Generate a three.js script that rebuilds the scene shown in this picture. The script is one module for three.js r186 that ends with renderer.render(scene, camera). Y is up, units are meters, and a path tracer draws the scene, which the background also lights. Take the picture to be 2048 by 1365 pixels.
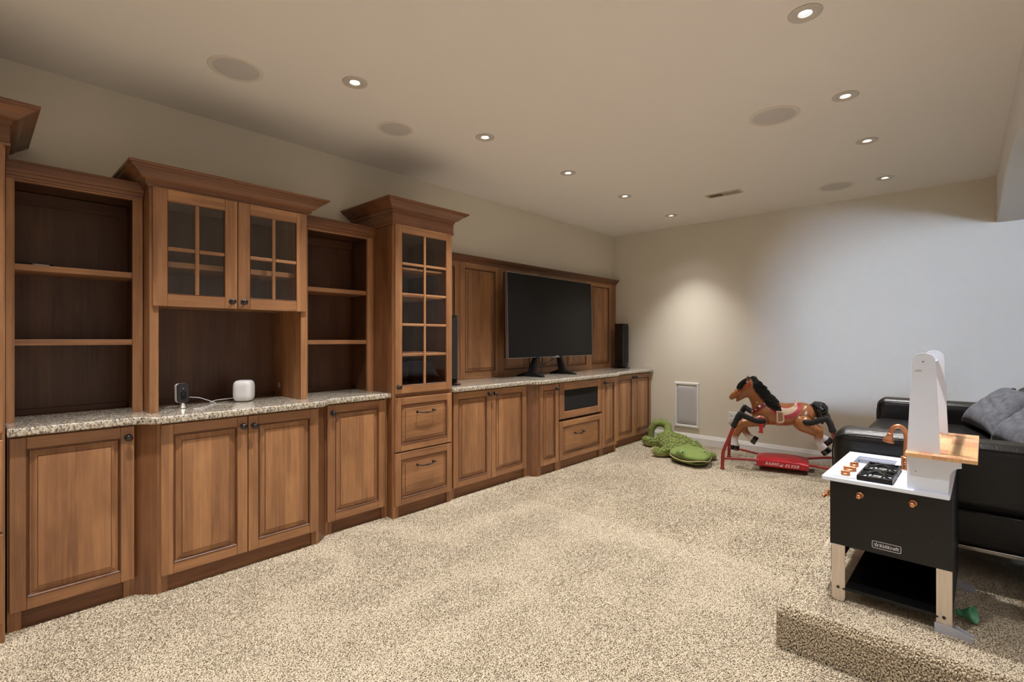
import * as THREE from 'three';
import { RoundedBoxGeometry } from 'three/addons/geometries/RoundedBoxGeometry.js';
import { MarchingCubes } from 'three/addons/objects/MarchingCubes.js';
import { mergeGeometries, mergeVertices, toCreasedNormals } from 'three/addons/utils/BufferGeometryUtils.js';

// ---------------------------------------------------------------- camera, sky, exposure
const scene = new THREE.Scene();
const renderer = new THREE.WebGLRenderer({ antialias: true });
renderer.toneMapping = THREE.LinearToneMapping;
renderer.toneMappingExposure = 0.85;
renderer.shadowMap.enabled = true;
const CAM = [3.6124, 1.3121, 6.0795], YAW = 0.7397;
const camera = new THREE.PerspectiveCamera(2 * Math.atan(682.5 / 989) * 180 / Math.PI, 2048 / 1365, 0.05, 60);
camera.position.set(...CAM);
camera.rotation.y = YAW;
camera.setViewOffset(2048, 1365, 0, 4.42, 2048, 1365);
scene.background = new THREE.Color(0.66, 0.84, 1.12);       // overcast daylight, reaches the room through the added hall window and the arch only
scene.backgroundIntensity = 150;
const LAMP = { color: new THREE.Color(1.0, 0.972, 0.94), beam: [14.0, 0.71, 1.0], field: [0.9, 0.98, 0.5] };   // reflector lamp: a bright beam inside a weaker field [candela, angle, penumbra]

// ---------------------------------------------------------------- helpers
const V = (x, y, z) => new THREE.Vector3(x, y, z);
let seedState = 20240117;
const rnd = () => { seedState = (seedState + 0x6d2b79f5) | 0; let t = Math.imul(seedState ^ (seedState >>> 15), 1 | seedState); t = (t + Math.imul(t ^ (t >>> 7), 61 | t)) ^ t; return ((t ^ (t >>> 14)) >>> 0) / 4294967296; };
const rr = (a, b) => a + (b - a) * rnd();
const clamp = (x, a = 0, b = 1) => Math.min(b, Math.max(a, x)), lerp = (a, b, t) => a + (b - a) * t, sstep = (a, b, x) => { const t = clamp((x - a) / (b - a)); return t * t * (3 - 2 * t); };
const hash = (x, y, s) => { let h = Math.imul(x, 374761393) ^ Math.imul(y, 668265263) ^ Math.imul(s, 2147483647 - 61); h = Math.imul(h ^ (h >>> 13), 1274126177); return ((h ^ (h >>> 16)) >>> 0) / 4294967296; };
const vnoise = (x, y, px, py, s) => {                        // value noise that repeats every px, py cells
  const ix = Math.floor(x), iy = Math.floor(y), fx = x - ix, fy = y - iy, u = fx * fx * (3 - 2 * fx), v = fy * fy * (3 - 2 * fy), m = (a, n) => ((a % n) + n) % n;
  const a = hash(m(ix, px), m(iy, py), s), b = hash(m(ix + 1, px), m(iy, py), s), c = hash(m(ix, px), m(iy + 1, py), s), d = hash(m(ix + 1, px), m(iy + 1, py), s);
  return lerp(lerp(a, b, u), lerp(c, d, u), v);
};
const fbm = (u, v, fx, fy, s, oct = 4) => { let t = 0, a = 0.5, n = 0; for (let i = 0; i < oct; i++) { t += a * vnoise(u * fx, v * fy, fx, fy, s + i * 17); n += a; a *= 0.5; fx *= 2; fy *= 2; } return t / n; };
function dataTex(w, h, fn, srgb = true) {
  const d = new Uint8Array(w * h * 4), c = [0, 0, 0];
  for (let y = 0; y < h; y++) for (let x = 0; x < w; x++) { fn((x + 0.5) / w, (y + 0.5) / h, c); const o = (y * w + x) * 4; for (let k = 0; k < 3; k++) d[o + k] = clamp(c[k], 0, 255); d[o + 3] = 255; }
  const t = new THREE.DataTexture(d, w, h);
  t.wrapS = t.wrapT = THREE.RepeatWrapping; t.magFilter = THREE.LinearFilter; t.minFilter = THREE.LinearMipmapLinearFilter; t.generateMipmaps = true;
  if (srgb) t.colorSpace = THREE.SRGBColorSpace;
  t.needsUpdate = true;
  return t;
}
function canvasTex(w, h, draw) {
  const c = document.createElement('canvas'); c.width = w; c.height = h; draw(c.getContext('2d'), w, h);
  const t = new THREE.CanvasTexture(c); t.colorSpace = THREE.SRGBColorSpace; return t;
}
const std = (o) => new THREE.MeshStandardMaterial({ side: THREE.DoubleSide, ...o });
const phys = (o) => new THREE.MeshPhysicalMaterial({ side: THREE.DoubleSide, ...o });
const used = new Map();
function numbered(name) { const n = used.get(name) ?? 0; used.set(name, n + 1); return n ? `${name}_${String(n).padStart(3, '0')}` : name; }
function mesh(name, g, m, parent, label) {
  const o = new THREE.Mesh(g, m); o.name = parent ? name : numbered(name); o.castShadow = o.receiveShadow = true;
  (parent ?? scene).add(o);
  if (label) o.userData.label = label;
  return o;
}
function thing(name, label, category, pos = [0, 0, 0], turn = 0, group) {
  const o = new THREE.Group(); o.name = numbered(name); o.position.set(...pos); o.rotation.y = turn; scene.add(o);
  o.userData = { label, category }; if (group) o.userData.group = group;
  return o;
}
function part(name, parent, pos = [0, 0, 0]) { const o = new THREE.Group(); o.name = name; o.position.set(...pos); parent.add(o); return o; }
function tag(o, label, category, group) { o.userData = { ...o.userData, label, category }; if (group) o.userData.group = group; return o; }
function struct(name, g, m, parent) { const o = mesh(name, g, m, parent); if (!parent) o.userData.kind = 'structure'; return o; }
const move = (g, x, y, z) => g.translate(x, y, z);
function bx(x0, x1, y0, y1, z0, z1, r = 0.0025, seg = 2) {    // a box with rounded edges between two corners
  const w = x1 - x0, h = y1 - y0, d = z1 - z0, rad = Math.min(r, w / 2.01, h / 2.01, d / 2.01);
  const g = r > 0 ? new RoundedBoxGeometry(w, h, d, seg, rad) : new THREE.BoxGeometry(w, h, d);
  return g.translate((x0 + x1) / 2, (y0 + y1) / 2, (z0 + z1) / 2);
}
const AX = { x: 0, y: 1, z: 2 };
function uvGrain(g, grain = 'y', su = 0.5, sv = 1.0, rand = true) {          // uv in metres (su, sv metres per tile), v along the grain; each piece takes its own cut of the board
  g = g.index ? g.toNonIndexed() : g;
  if (!g.attributes.normal) g.computeVertexNormals();
  const p = g.attributes.position, n = g.attributes.normal, uv = new Float32Array(p.count * 2), gi = AX[grain], ou = rand ? rnd() : 0, ov = rand ? rnd() : 0;
  for (let i = 0; i < p.count; i += 3) {
    const s = [0, 0, 0]; for (let k = 0; k < 3; k++) { s[0] += Math.abs(n.getX(i + k)); s[1] += Math.abs(n.getY(i + k)); s[2] += Math.abs(n.getZ(i + k)); }
    const dom = s[0] > s[1] && s[0] > s[2] ? 0 : s[1] > s[2] ? 1 : 2, rest = [0, 1, 2].filter((a) => a !== dom), va = rest.includes(gi) ? gi : rest[1], ua = rest.find((a) => a !== va);
    for (let k = 0; k < 3; k++) { uv[(i + k) * 2] = p.getComponent(i + k, ua) / su + ou; uv[(i + k) * 2 + 1] = p.getComponent(i + k, va) / sv + ov; }
  }
  g.setAttribute('uv', new THREE.BufferAttribute(uv, 2));
  return g;
}
const merge = (list) => mergeGeometries(list.map((g) => { g = g.index ? g.toNonIndexed() : g; for (const k of Object.keys(g.attributes)) if (!['position', 'normal', 'uv'].includes(k)) g.deleteAttribute(k); if (!g.attributes.uv) g.setAttribute('uv', new THREE.BufferAttribute(new Float32Array(g.attributes.position.count * 2), 2)); return g; }));
function fromTris(v) { const g = new THREE.BufferGeometry(); g.setAttribute('position', new THREE.BufferAttribute(new Float32Array(v), 3)); g.computeVertexNormals(); return g; }
function rectLoft(x0, x1, y0, y1, prof, cap = true) {          // rings of a mitred rectangle, prof = [inset, z]
  const v = [], ring = ([i, z]) => [[x0 + i, y0 + i, z], [x1 - i, y0 + i, z], [x1 - i, y1 - i, z], [x0 + i, y1 - i, z]];
  for (let k = 0; k + 1 < prof.length; k++) { const a = ring(prof[k]), b = ring(prof[k + 1]); for (let j = 0; j < 4; j++) { const l = (j + 1) % 4; v.push(...a[j], ...a[l], ...b[l], ...a[j], ...b[l], ...b[j]); } }
  if (cap) { const a = ring(prof[prof.length - 1]); v.push(...a[0], ...a[1], ...a[2], ...a[0], ...a[2], ...a[3]); }
  return fromTris(v);
}
function sweep(path, profile) {                                // closed profile [out, y] swept with mitres along a plan path [x, z], out to the left of travel
  const n = path.length, off = [];
  const dir = (a, b) => { const dx = b[0] - a[0], dz = b[1] - a[1], l = Math.hypot(dx, dz); return [-dz / l, dx / l]; };
  for (let i = 0; i < n; i++) { const a = i ? dir(path[i - 1], path[i]) : dir(path[0], path[1]), b = i < n - 1 ? dir(path[i], path[i + 1]) : a, k = 1 + a[0] * b[0] + a[1] * b[1]; off.push([(a[0] + b[0]) / k, (a[1] + b[1]) / k]); }
  const P = (i, j) => [path[i][0] + off[i][0] * profile[j][0], profile[j][1], path[i][1] + off[i][1] * profile[j][0]], v = [], m = profile.length;
  for (let i = 0; i + 1 < n; i++) for (let j = 0; j < m; j++) { const k = (j + 1) % m, a = P(i, j), b = P(i + 1, j), c = P(i + 1, k), d = P(i, k); v.push(...a, ...c, ...b, ...a, ...d, ...c); }
  const tri = THREE.ShapeUtils.triangulateShape(profile.map((p) => new THREE.Vector2(...p)), []);
  for (const [a, b, c] of tri) { v.push(...P(0, a), ...P(0, b), ...P(0, c)); v.push(...P(n - 1, a), ...P(n - 1, c), ...P(n - 1, b)); }
  return fromTris(v);
}
function tube(pts, r, seg = 24, rad = 10, closed = false) { return new THREE.TubeGeometry(new THREE.CatmullRomCurve3(pts.map((p) => V(...p)), closed, 'centripetal'), seg, r, rad, closed); }
function capTube(pts, r, seg = 24, rad = 12) { const a = pts[0], b = pts[pts.length - 1]; return merge([tube(pts, r, seg, rad), move(new THREE.SphereGeometry(r, rad, 8), ...a), move(new THREE.SphereGeometry(r, rad, 8), ...b)]); }
function bar(a, b, r0, r1 = r0, seg = 14) { const A = V(...a), B = V(...b), g = new THREE.CylinderGeometry(r1, r0, A.distanceTo(B), seg); g.applyQuaternion(new THREE.Quaternion().setFromUnitVectors(V(0, 1, 0), B.clone().sub(A).normalize())); return g.translate(...A.add(B).multiplyScalar(0.5).toArray()); }
function lathe(pts, seg = 24) { return new THREE.LatheGeometry(pts.map(([x, y]) => new THREE.Vector2(x, y)), seg); }
function plate(pts, d, bevel = 0) { const s = new THREE.Shape(pts.map((p) => new THREE.Vector2(...p))); return new THREE.ExtrudeGeometry(s, { depth: d, bevelEnabled: bevel > 0, bevelThickness: bevel, bevelSize: bevel, bevelOffset: -bevel, bevelSegments: 2, curveSegments: 12 }); }
function roundRect(x0, x1, y0, y1, r) { const s = new THREE.Shape(); s.moveTo(x0 + r, y0); s.lineTo(x1 - r, y0); s.absarc(x1 - r, y0 + r, r, -Math.PI / 2, 0); s.lineTo(x1, y1 - r); s.absarc(x1 - r, y1 - r, r, 0, Math.PI / 2); s.lineTo(x0 + r, y1); s.absarc(x0 + r, y1 - r, r, Math.PI / 2, Math.PI); s.lineTo(x0, y0 + r); s.absarc(x0 + r, y0 + r, r, Math.PI, 1.5 * Math.PI); return s; }
// distance fields meshed with marching cubes
const capsule = (x, y, z, a, b) => { const dx = b[0] - a[0], dy = b[1] - a[1], dz = b[2] - a[2], t = clamp(((x - a[0]) * dx + (y - a[1]) * dy + (z - a[2]) * dz) / (dx * dx + dy * dy + dz * dz + 1e-9)); return Math.hypot(x - a[0] - dx * t, y - a[1] - dy * t, z - a[2] - dz * t) - lerp(a[3], b[3], t); };
const smin = (a, b, k) => { const h = Math.max(k - Math.abs(a - b), 0) / k; return Math.min(a, b) - h * h * k * 0.25; };
const chains = (list) => (x, y, z) => { let d = 1e3; for (const { p, k = 0.03 } of list) { let e = 1e3; for (let i = 0; i + 1 < p.length; i++) e = Math.min(e, capsule(x, y, z, p[i], p[i + 1])); d = smin(d, e, k); } return d; };
function field(fn, lo, hi, res) {
  const mc = new MarchingCubes(res, undefined, false, false, 400000), h = res / 2, c = lo.map((a, i) => (a + hi[i]) / 2), e = lo.map((a, i) => (hi[i] - a) / 2);
  for (let k = 0; k < res; k++) for (let j = 0; j < res; j++) for (let i = 0; i < res; i++) mc.field[k * res * res + j * res + i] = -fn(c[0] + e[0] * (i - h) / h, c[1] + e[1] * (j - h) / h, c[2] + e[2] * (k - h) / h);
  mc.isolation = 0; mc.update();
  const n = mc.count ?? mc.geometry.drawRange.count, p = new Float32Array(n * 3);
  for (let i = 0; i < n; i++) for (let a = 0; a < 3; a++) p[i * 3 + a] = c[a] + e[a] * mc.positionArray[i * 3 + a];
  let g = new THREE.BufferGeometry(); g.setAttribute('position', new THREE.BufferAttribute(p, 3));
  g = mergeVertices(g, 1e-5); g.computeVertexNormals();
  return g;
}
function paint(g, fn) { const p = g.attributes.position, c = new Float32Array(p.count * 3), col = new THREE.Color(); for (let i = 0; i < p.count; i++) { fn(p.getX(i), p.getY(i), p.getZ(i), col); col.toArray(c, i * 3); } g.setAttribute('color', new THREE.BufferAttribute(c, 3)); return g; }
const C = (s) => new THREE.Color(s);

// ---------------------------------------------------------------- materials
const woodMap = dataTex(1024, 1024, (u, v, c) => {              // stained maple, 0.5 m across the grain, 1 m along it
  const wob = (fbm(u, v, 4, 3, 5, 3) - 0.5) * 0.03, s = u + wob * 0.3, b = Math.floor(s * 6), board = hash(((b % 6) + 6) % 6, 3, 9);
  const grain = fbm(u + wob, v, 48, 3, 11, 4), fine = fbm(u + wob * 0.5, v, 220, 10, 23, 3), mottle = fbm(u, v, 7, 5, 31, 4), streak = sstep(0.66, 0.85, fbm(u + wob, v, 14, 2, 47, 3));
  let t = 0.52 + (board - 0.5) * 0.42 + (grain - 0.5) * 0.30 + (fine - 0.5) * 0.26 + (mottle - 0.5) * 0.5 - streak * 0.2;
  t = clamp(t);
  c[0] = lerp(112, 204, t); c[1] = lerp(72, 151, t); c[2] = lerp(46, 102, t);
});
const woodRough = dataTex(512, 512, (u, v, c) => { c[0] = c[1] = c[2] = 88 + 60 * fbm(u, v, 60, 6, 3, 3); }, false);
const wood = phys({ map: woodMap, roughness: 1, roughnessMap: woodRough, clearcoat: 0.25, clearcoatRoughness: 0.3 });
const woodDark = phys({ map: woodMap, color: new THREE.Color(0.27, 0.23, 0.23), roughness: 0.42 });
const woodTrim = phys({ map: woodMap, color: new THREE.Color(0.52, 0.44, 0.41), roughness: 0.42, clearcoat: 0.3, clearcoatRoughness: 0.25 });   // darker stained crowns and fillers; also stands in for shade on the tall side panels
const glaze = phys({ map: woodMap, color: new THREE.Color(0.34, 0.26, 0.22), roughness: 0.35, clearcoat: 0.3, clearcoatRoughness: 0.25 });
const bronze = std({ color: new THREE.Color(0.07, 0.062, 0.064), metalness: 0.85, roughness: 0.26 });
const glass = phys({ color: 0xffffff, transmission: 1, roughness: 0.0, ior: 1.52, thickness: 0 });
const graniteMap = dataTex(1024, 1024, (u, v, c) => {           // 0.6 m tile: cream, tan, grey and black grains drawn out along the slab
  const w = (fbm(u, v, 6, 6, 2, 3) - 0.5) * 0.08, a = fbm(u + w, v + w, 18, 40, 7, 4), b = fbm(u - w, v + w, 30, 60, 19, 4), d = fbm(u + w, v, 70, 130, 29, 3), e = fbm(u, v, 120, 200, 41, 2);
  let r = 208, g = 200, bl = 184;
  const tan = sstep(0.52, 0.64, a) * 0.85; r = lerp(r, 158, tan); g = lerp(g, 134, tan); bl = lerp(bl, 104, tan);
  const grey = sstep(0.54, 0.64, b); r = lerp(r, 112, grey); g = lerp(g, 104, grey); bl = lerp(bl, 98, grey);
  const white = sstep(0.58, 0.68, d); r = lerp(r, 226, white); g = lerp(g, 221, white); bl = lerp(bl, 210, white);
  const black = 0.85 * sstep(0.615, 0.70, d * 0.45 + b * 0.55) + sstep(0.72, 0.8, e) * 0.8; r = lerp(r, 34, clamp(black)); g = lerp(g, 31, clamp(black)); bl = lerp(bl, 32, clamp(black));
  c[0] = r; c[1] = g; c[2] = bl;
});
const granite = phys({ map: graniteMap, roughness: 0.12, clearcoat: 0.4, clearcoatRoughness: 0.05 });
const plasterBump = dataTex(512, 512, (u, v, c) => { c[0] = c[1] = c[2] = 110 + 70 * fbm(u, v, 40, 40, 13, 4); }, false);
const wallPaint = std({ color: C('#e4dccd'), roughness: 0.85, bumpMap: plasterBump, bumpScale: 0.0006 });
const ceilingPaint = std({ color: C('#efeae6'), roughness: 0.9, bumpMap: plasterBump, bumpScale: 0.0006 });
const trimPaint = std({ color: C('#eae8e6'), roughness: 0.45 });
const whitePaint = std({ color: C('#e8e8ea'), roughness: 0.5 });
const carpetBase = std({ color: C('#dccdb2'), roughness: 1 });
const pileMat = std({ color: C('#d6c8b2'), roughness: 0.95 });
const blackGloss = phys({ color: new THREE.Color(0.006, 0.006, 0.007), roughness: 0.12, clearcoat: 0.5 });
const blackMatte = phys({ color: new THREE.Color(0.006, 0.006, 0.007), roughness: 0.5, specularIntensity: 0.5 });
const chrome = std({ color: new THREE.Color(0.75, 0.75, 0.77), metalness: 1, roughness: 0.14 });
const copper = std({ color: new THREE.Color(0.62, 0.27, 0.13), metalness: 0.75, roughness: 0.32 });
const plasticWhite = phys({ color: new THREE.Color(0.82, 0.82, 0.84), roughness: 0.22, clearcoat: 0.4 });
const lampGlow = std({ color: 0xffffff, emissive: new THREE.Color(1, 0.96, 0.9), emissiveIntensity: 7 });
const lampTrim = std({ color: C('#cdc7c0'), roughness: 0.35 });
const grilleBump = dataTex(256, 256, (u, v, c) => { const a = Math.sin(u * 64 * Math.PI * 2) * Math.sin(v * 64 * Math.PI * 2); c[0] = c[1] = c[2] = 128 + 100 * a; }, false);

// ---------------------------------------------------------------- room shell
const CE = 2.74, CH = 3.7, XR = 7.3, ZN = 9.2;               // the unseen hall past the arch is made taller to let cool light in high
struct('floor', bx(-0.15, XR + 0.15, -0.12, 0, -0.15, ZN + 0.15, 0), carpetBase);
struct('wall_left', bx(-0.15, 0, 0, CE, -0.15, ZN + 0.15, 0), wallPaint);
struct('wall_back', bx(0, XR, 0, CH, -0.15, 0, 0), wallPaint);
struct('wall_front', bx(0, XR, 0, CH, ZN, ZN + 0.15, 0), wallPaint);
struct('wall_added_upper', bx(3.83, 4.19, CE, CH, 0, ZN, 0), whitePaint);  // unseen, added to close the heightened hall above the arch
struct('ceiling_added_hall', bx(3.83, XR + 0.15, CH, CH + 0.12, -0.15, ZN + 0.15, 0), ceilingPaint);  // unseen, added high so the window light comes down through the arch
{ // right wall of the unseen hall, with a window added to light the back wall
  const z0 = 6.5, z1 = 8.5, h0 = 1.5, h1 = 3.3;
  const w = struct('wall_right', merge([bx(XR, XR + 0.15, 0, CH, -0.15, z0, 0), bx(XR, XR + 0.15, 0, CH, z1, ZN + 0.15, 0), bx(XR, XR + 0.15, h1, CH, z0, z1, 0), bx(XR, XR + 0.15, 0, h0, z0, z1, 0)]), whitePaint);
  const f = struct('added_window_1', merge([bx(XR - 0.02, XR + 0.08, h0 - 0.08, h0, z0 - 0.08, z1 + 0.08), bx(XR - 0.02, XR + 0.08, h1, h1 + 0.08, z0 - 0.08, z1 + 0.08), bx(XR - 0.02, XR + 0.08, h0, h1, z0 - 0.08, z0), bx(XR - 0.02, XR + 0.08, h0, h1, z1, z1 + 0.08), bx(XR + 0.02, XR + 0.07, h0, h1, (z0 + z1) / 2 - 0.03, (z0 + z1) / 2 + 0.03)]), trimPaint);
  mesh('pane', bx(XR + 0.04, XR + 0.045, h0, h1, z0, z1, 0), glass, f);
}
// ceiling with a hole for every lamp
const lampSpots = [[1.11, 4.635], [1.11, 3.62], [1.1, 2.61], [1.11, 1.66], [1.11, 0.6], [3.1, 3.61], [3.1, 2.61], [3.1, 1.72], [3.1, 0.61]];
const lampBehind = [[1.11, 5.65], [1.11, 6.65], [3.1, 4.63], [3.1, 5.65], [3.1, 6.65]];
{
  const s = new THREE.Shape([[-0.15, -ZN - 0.15], [4.188, -ZN - 0.15], [4.188, 0.15], [-0.15, 0.15]].map((p) => new THREE.Vector2(...p)));
  for (const [x, z] of [...lampSpots, ...lampBehind]) { const h = new THREE.Path(); h.absarc(x, -z, 0.052, 0, Math.PI * 2); s.holes.push(h); }
  const g = new THREE.ExtrudeGeometry(s, { depth: 0.12, bevelEnabled: false, curveSegments: 24 }); g.rotateX(-Math.PI / 2); g.translate(0, CE, 0);
  struct('ceiling', uvGrain(g, 'z', 1, 1, false), ceilingPaint);
}
{ // beam with a flat arch between the room and the alcove; its unseen solid end is added to block hall light
  const arch = [[0, 2.335], [0.3, 2.365], [0.65, 2.405], [1.0, 2.435], [1.4, 2.455], [1.75, 2.457], [2.1, 2.432], [2.45, 2.385], [2.7, 2.3], [2.85, 2.19], [2.95, 2.03], [3.0, 1.8], [3.0, 0.0], [ZN, 0], [ZN, CE], [0, CE]];
  const s = new THREE.Shape(arch.map(([z, y]) => new THREE.Vector2(-z, y)));
  const g = new THREE.ExtrudeGeometry(s, { depth: 0.36, bevelEnabled: true, bevelThickness: 0.006, bevelSize: 0.006, bevelOffset: -0.006, bevelSegments: 2 });
  g.rotateY(Math.PI / 2); g.translate(3.832, 0, 0);
  struct('wall_arch', g, whitePaint).userData.label = 'arched opening wall';
}
// baseboard on the back wall
const baseProfile = [[0, 0], [0.018, 0], [0.018, 0.085], [0.013, 0.095], [0.013, 0.101], [0.009, 0.108], [0.006, 0.12], [0, 0.122]];
struct('baseboard_back', sweep([[0.6, 0], [3.82, 0]], baseProfile), trimPaint);

// platform step and carpet
const PT = 0.178;
{
  const g = bx(3.03, XR, 0, PT, 0, 3.765, 0.03, 4);
  struct('floor_platform', g, carpetBase);
}
{
  const strand = (() => {                                       // one bent twist of yarn
    const v = [], R = 3, L = 4, ring = [];
    for (let i = 0; i <= L; i++) { const t = i / L, cx = 0.38 * t * t, cy = t * (1 - 0.18 * t * t), r = (i === L ? 0.17 : 0.30 - 0.06 * Math.abs(t - 0.55)); ring.push([...Array(R)].map((_, k) => { const a = k / R * Math.PI * 2 + t * 2.2; return [cx + r * Math.cos(a), cy, r * Math.sin(a)]; })); }
    for (let i = 0; i < L; i++) for (let k = 0; k < R; k++) { const l = (k + 1) % R, a = ring[i][k], b = ring[i][l], c = ring[i + 1][l], d = ring[i + 1][k]; v.push(...a, ...d, ...c, ...a, ...c, ...b); }
    v.push(...ring[L][0], ...ring[L][2], ...ring[L][1]);
    const g = mergeVertices(fromTris(v).deleteAttribute('normal')); g.computeVertexNormals(); return g;
  })();
  const M = [], tint = [];
  const q = new THREE.Quaternion(), q2 = new THREE.Quaternion(), m = new THREE.Matrix4(), up = V(0, 1, 0), p = V(0, 0, 0), s = V(0, 0, 0), nrm = V(0, 1, 0), ax = V(0, 0, 0);
  const tuft = (x, y, z, nx, ny, nz, size) => {
    nrm.set(nx, ny, nz).normalize(); q.setFromUnitVectors(up, nrm);
    q2.setFromAxisAngle(up, rnd() * 6.283); q.multiply(q2); ax.set(rr(-1, 1), 0, rr(-1, 1)).normalize(); q2.setFromAxisAngle(ax, rr(0, ny > 0.9 ? 0.30 : 0.5)); q.multiply(q2);
    const nap = vnoise(x * 2.3, z * 2.3, 64, 64, 5) * 9 + vnoise(x * 7, z * 7, 64, 64, 6) * 2; ax.set(Math.cos(nap), 0, Math.sin(nap)); q2.setFromAxisAngle(ax, 0.10); q.premultiply(q2);   // the nap lies this way and that where feet have brushed it
    const k = size * rr(0.8, 1.2); s.set(k, k * (ny > 0.9 ? rr(0.52, 0.68) : rr(0.85, 1.15)), k); p.set(x, y, z); m.compose(p, q, s); M.push(m.toArray()); tint.push(rr(0.92, 1.05));
  };
  const field2 = (x0, x1, z0, z1, y, step, size, skip) => { for (let x = x0; x < x1; x += step) for (let z = z0; z < z1; z += step) { const X = x + rnd() * step, Z = z + rnd() * step; if (!skip || !skip(X, Z)) tuft(X, y, Z, 0, 1, 0, size); } };
  const front = (X, Z) => X < (Z > 5.514 ? 0.475 : Z > 4.493 ? 0.48 + 0.075 * clamp((5.514 - Z) / 0.08) * clamp((Z - 4.493) / 0.08) : Z > 4.016 ? 0.475 : Z > 2.5 ? 0.53 : Z > 0.96 ? 0.61 : 0.53);
  field2(0.46, 3.03, 3.0, 6.3, 0, 0.0047, 0.0112, (X, Z) => front(X, Z) || (Z < 3.765 && X > 3.024));
  field2(0.46, 3.03, 0.02, 3.0, 0, 0.0070, 0.0122, front);
  field2(3.03, 3.75, 3.765, 4.1, 0, 0.0056, 0.0125);
  field2(3.05, 3.9, 2.55, 3.745, PT, 0.0048, 0.0112);
  field2(3.03, 3.1, 0.05, 2.55, PT, 0.009, 0.0135);
  for (let x = 3.05; x < 4.25; x += 0.0056) for (let y = 0.004; y < PT - 0.025; y += 0.0056) tuft(x + rnd() * 0.0056, y + rnd() * 0.0056, 3.765, 0, 0, 1, 0.0125);
  for (let x = 3.05; x < 4.25; x += 0.0056) for (let a = 0; a < 1.57; a += 0.17) { const t = a + rnd() * 0.17; tuft(x + rnd() * 0.0056, PT - 0.03 + 0.03 * Math.sin(t), 3.735 + 0.03 * Math.cos(t), 0, Math.sin(t), Math.cos(t), 0.0125); }
  for (let z = 0.1; z < 3.74; z += 0.0065) { for (let y = 0.004; y < PT - 0.025; y += 0.0065) tuft(3.03, y + rnd() * 0.006, z + rnd() * 0.006, -1, 0, 0, 0.0125); for (let a = 0; a < 1.57; a += 0.2) { const t = a + rnd() * 0.2; tuft(3.06 - 0.03 * Math.cos(t), PT - 0.03 + 0.03 * Math.sin(t), z + rnd() * 0.006, -Math.cos(t), Math.sin(t), 0, 0.0125); } }
  for (let y = 0.004; y < PT - 0.02; y += 0.0056) for (let a = 0; a < 1.57; a += 0.16) { const k = a + rnd() * 0.16; tuft(3.06 - 0.03 * Math.cos(k), y + rnd() * 0.005, 3.735 + 0.03 * Math.sin(k), -Math.cos(k), 0, Math.sin(k), 0.0125); }
  for (let a = 0; a < 1.57; a += 0.16) for (let b = 0; b < 1.57; b += 0.16) { const c = Math.cos(b), n = [-Math.cos(a) * c, Math.sin(b), Math.sin(a) * c]; tuft(3.06 + 0.03 * n[0], PT - 0.03 + 0.03 * n[1], 3.735 + 0.03 * n[2], ...n, 0.0125); }
  const pile = new THREE.InstancedMesh(strand, pileMat, M.length), c = new THREE.Color();
  M.forEach((a, i) => { pile.instanceMatrix.array.set(a, i * 16); const k = tint[i]; pile.setColorAt(i, c.setRGB(k, k * 0.99, k * 0.97)); });
  pile.name = 'carpet_pile'; pile.userData = { kind: 'stuff', label: 'deep cream twist carpet pile over the floor and the raised step', category: 'carpet' };
  pile.castShadow = pile.receiveShadow = true; scene.add(pile);
  console.log('tufts', M.length);
}

// ---------------------------------------------------------------- ceiling fittings
const ringGroup = 'recessed ceiling downlights';
function downlight(x, z, label, L, aim = [0, 0]) {         // aim: how far the gimbal is turned, metres off plumb per metre of drop
  const t = thing('downlight', label, 'ceiling light', [x, CE, z], 0, ringGroup);
  mesh('trim_ring', lathe([[0.027, 0.004], [0.0275, -0.001], [0.030, -0.003], [0.044, -0.0045], [0.045, -0.006], [0.056, -0.0055], [0.0665, -0.003], [0.068, 0.0], [0.05, 0.001], [0.028, 0.012]], 40), lampTrim, t);
  mesh('housing', lathe([[0.028, 0.012], [0.034, 0.05], [0.0, 0.05]], 32), lampTrim, t);
  mesh('bulb', lathe([[0, 0.0015], [0.010, 0.002], [0.019, 0.004], [0.0245, 0.008], [0.0255, 0.014], [0.022, 0.03], [0, 0.03]], 28), lampGlow, t);
  for (const [k, [cd, angle, pen]] of Object.entries({ beam: L.beam, field: L.field })) {
    const s = new THREE.SpotLight(L.color, cd, 0, angle, pen, 2);
    s.name = `bulb_${k}`; s.position.set(0, -0.003, 0); s.target.position.set(aim[0], -1, aim[1]); s.target.name = `bulb_${k}_aim`; s.castShadow = true; s.shadow.radius = 1.3; s.shadow.mapSize.set(1024, 1024); s.shadow.bias = -0.0005;
    t.add(s, s.target);
  }
  return t;
}
const ORD = ['nearest', 'second', 'third', 'fourth', 'farthest'];
lampSpots.slice(0, 5).forEach(([x, z], i) => downlight(x, z, `recessed downlight, ${ORD[i]} of the five in the row along the wood cabinets`, LAMP, i === 4 ? [0.04, -0.06] : [-0.05, 0]));
['nearest', 'second', 'third', 'farthest'].forEach((w, i) => downlight(...lampSpots[5 + i], `recessed downlight, ${w} of the four in the row beside the arch`, LAMP, i === 3 ? [0, 0.42] : [0, 0]));
lampBehind.forEach(([x, z], i) => downlight(x, z, `recessed downlight outside the picture, ${['in line with the cabinet row, first', 'in line with the cabinet row, last', 'in line with the arch row, first', 'in line with the arch row, middle', 'in line with the arch row, last'][i]} behind the viewer`, LAMP));
const spkFrame = std({ color: C('#e2dad0'), roughness: 0.6 }), spkGrille = std({ color: C('#d0cac8'), roughness: 0.8, bumpMap: grilleBump, bumpScale: 0.001 });
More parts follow.
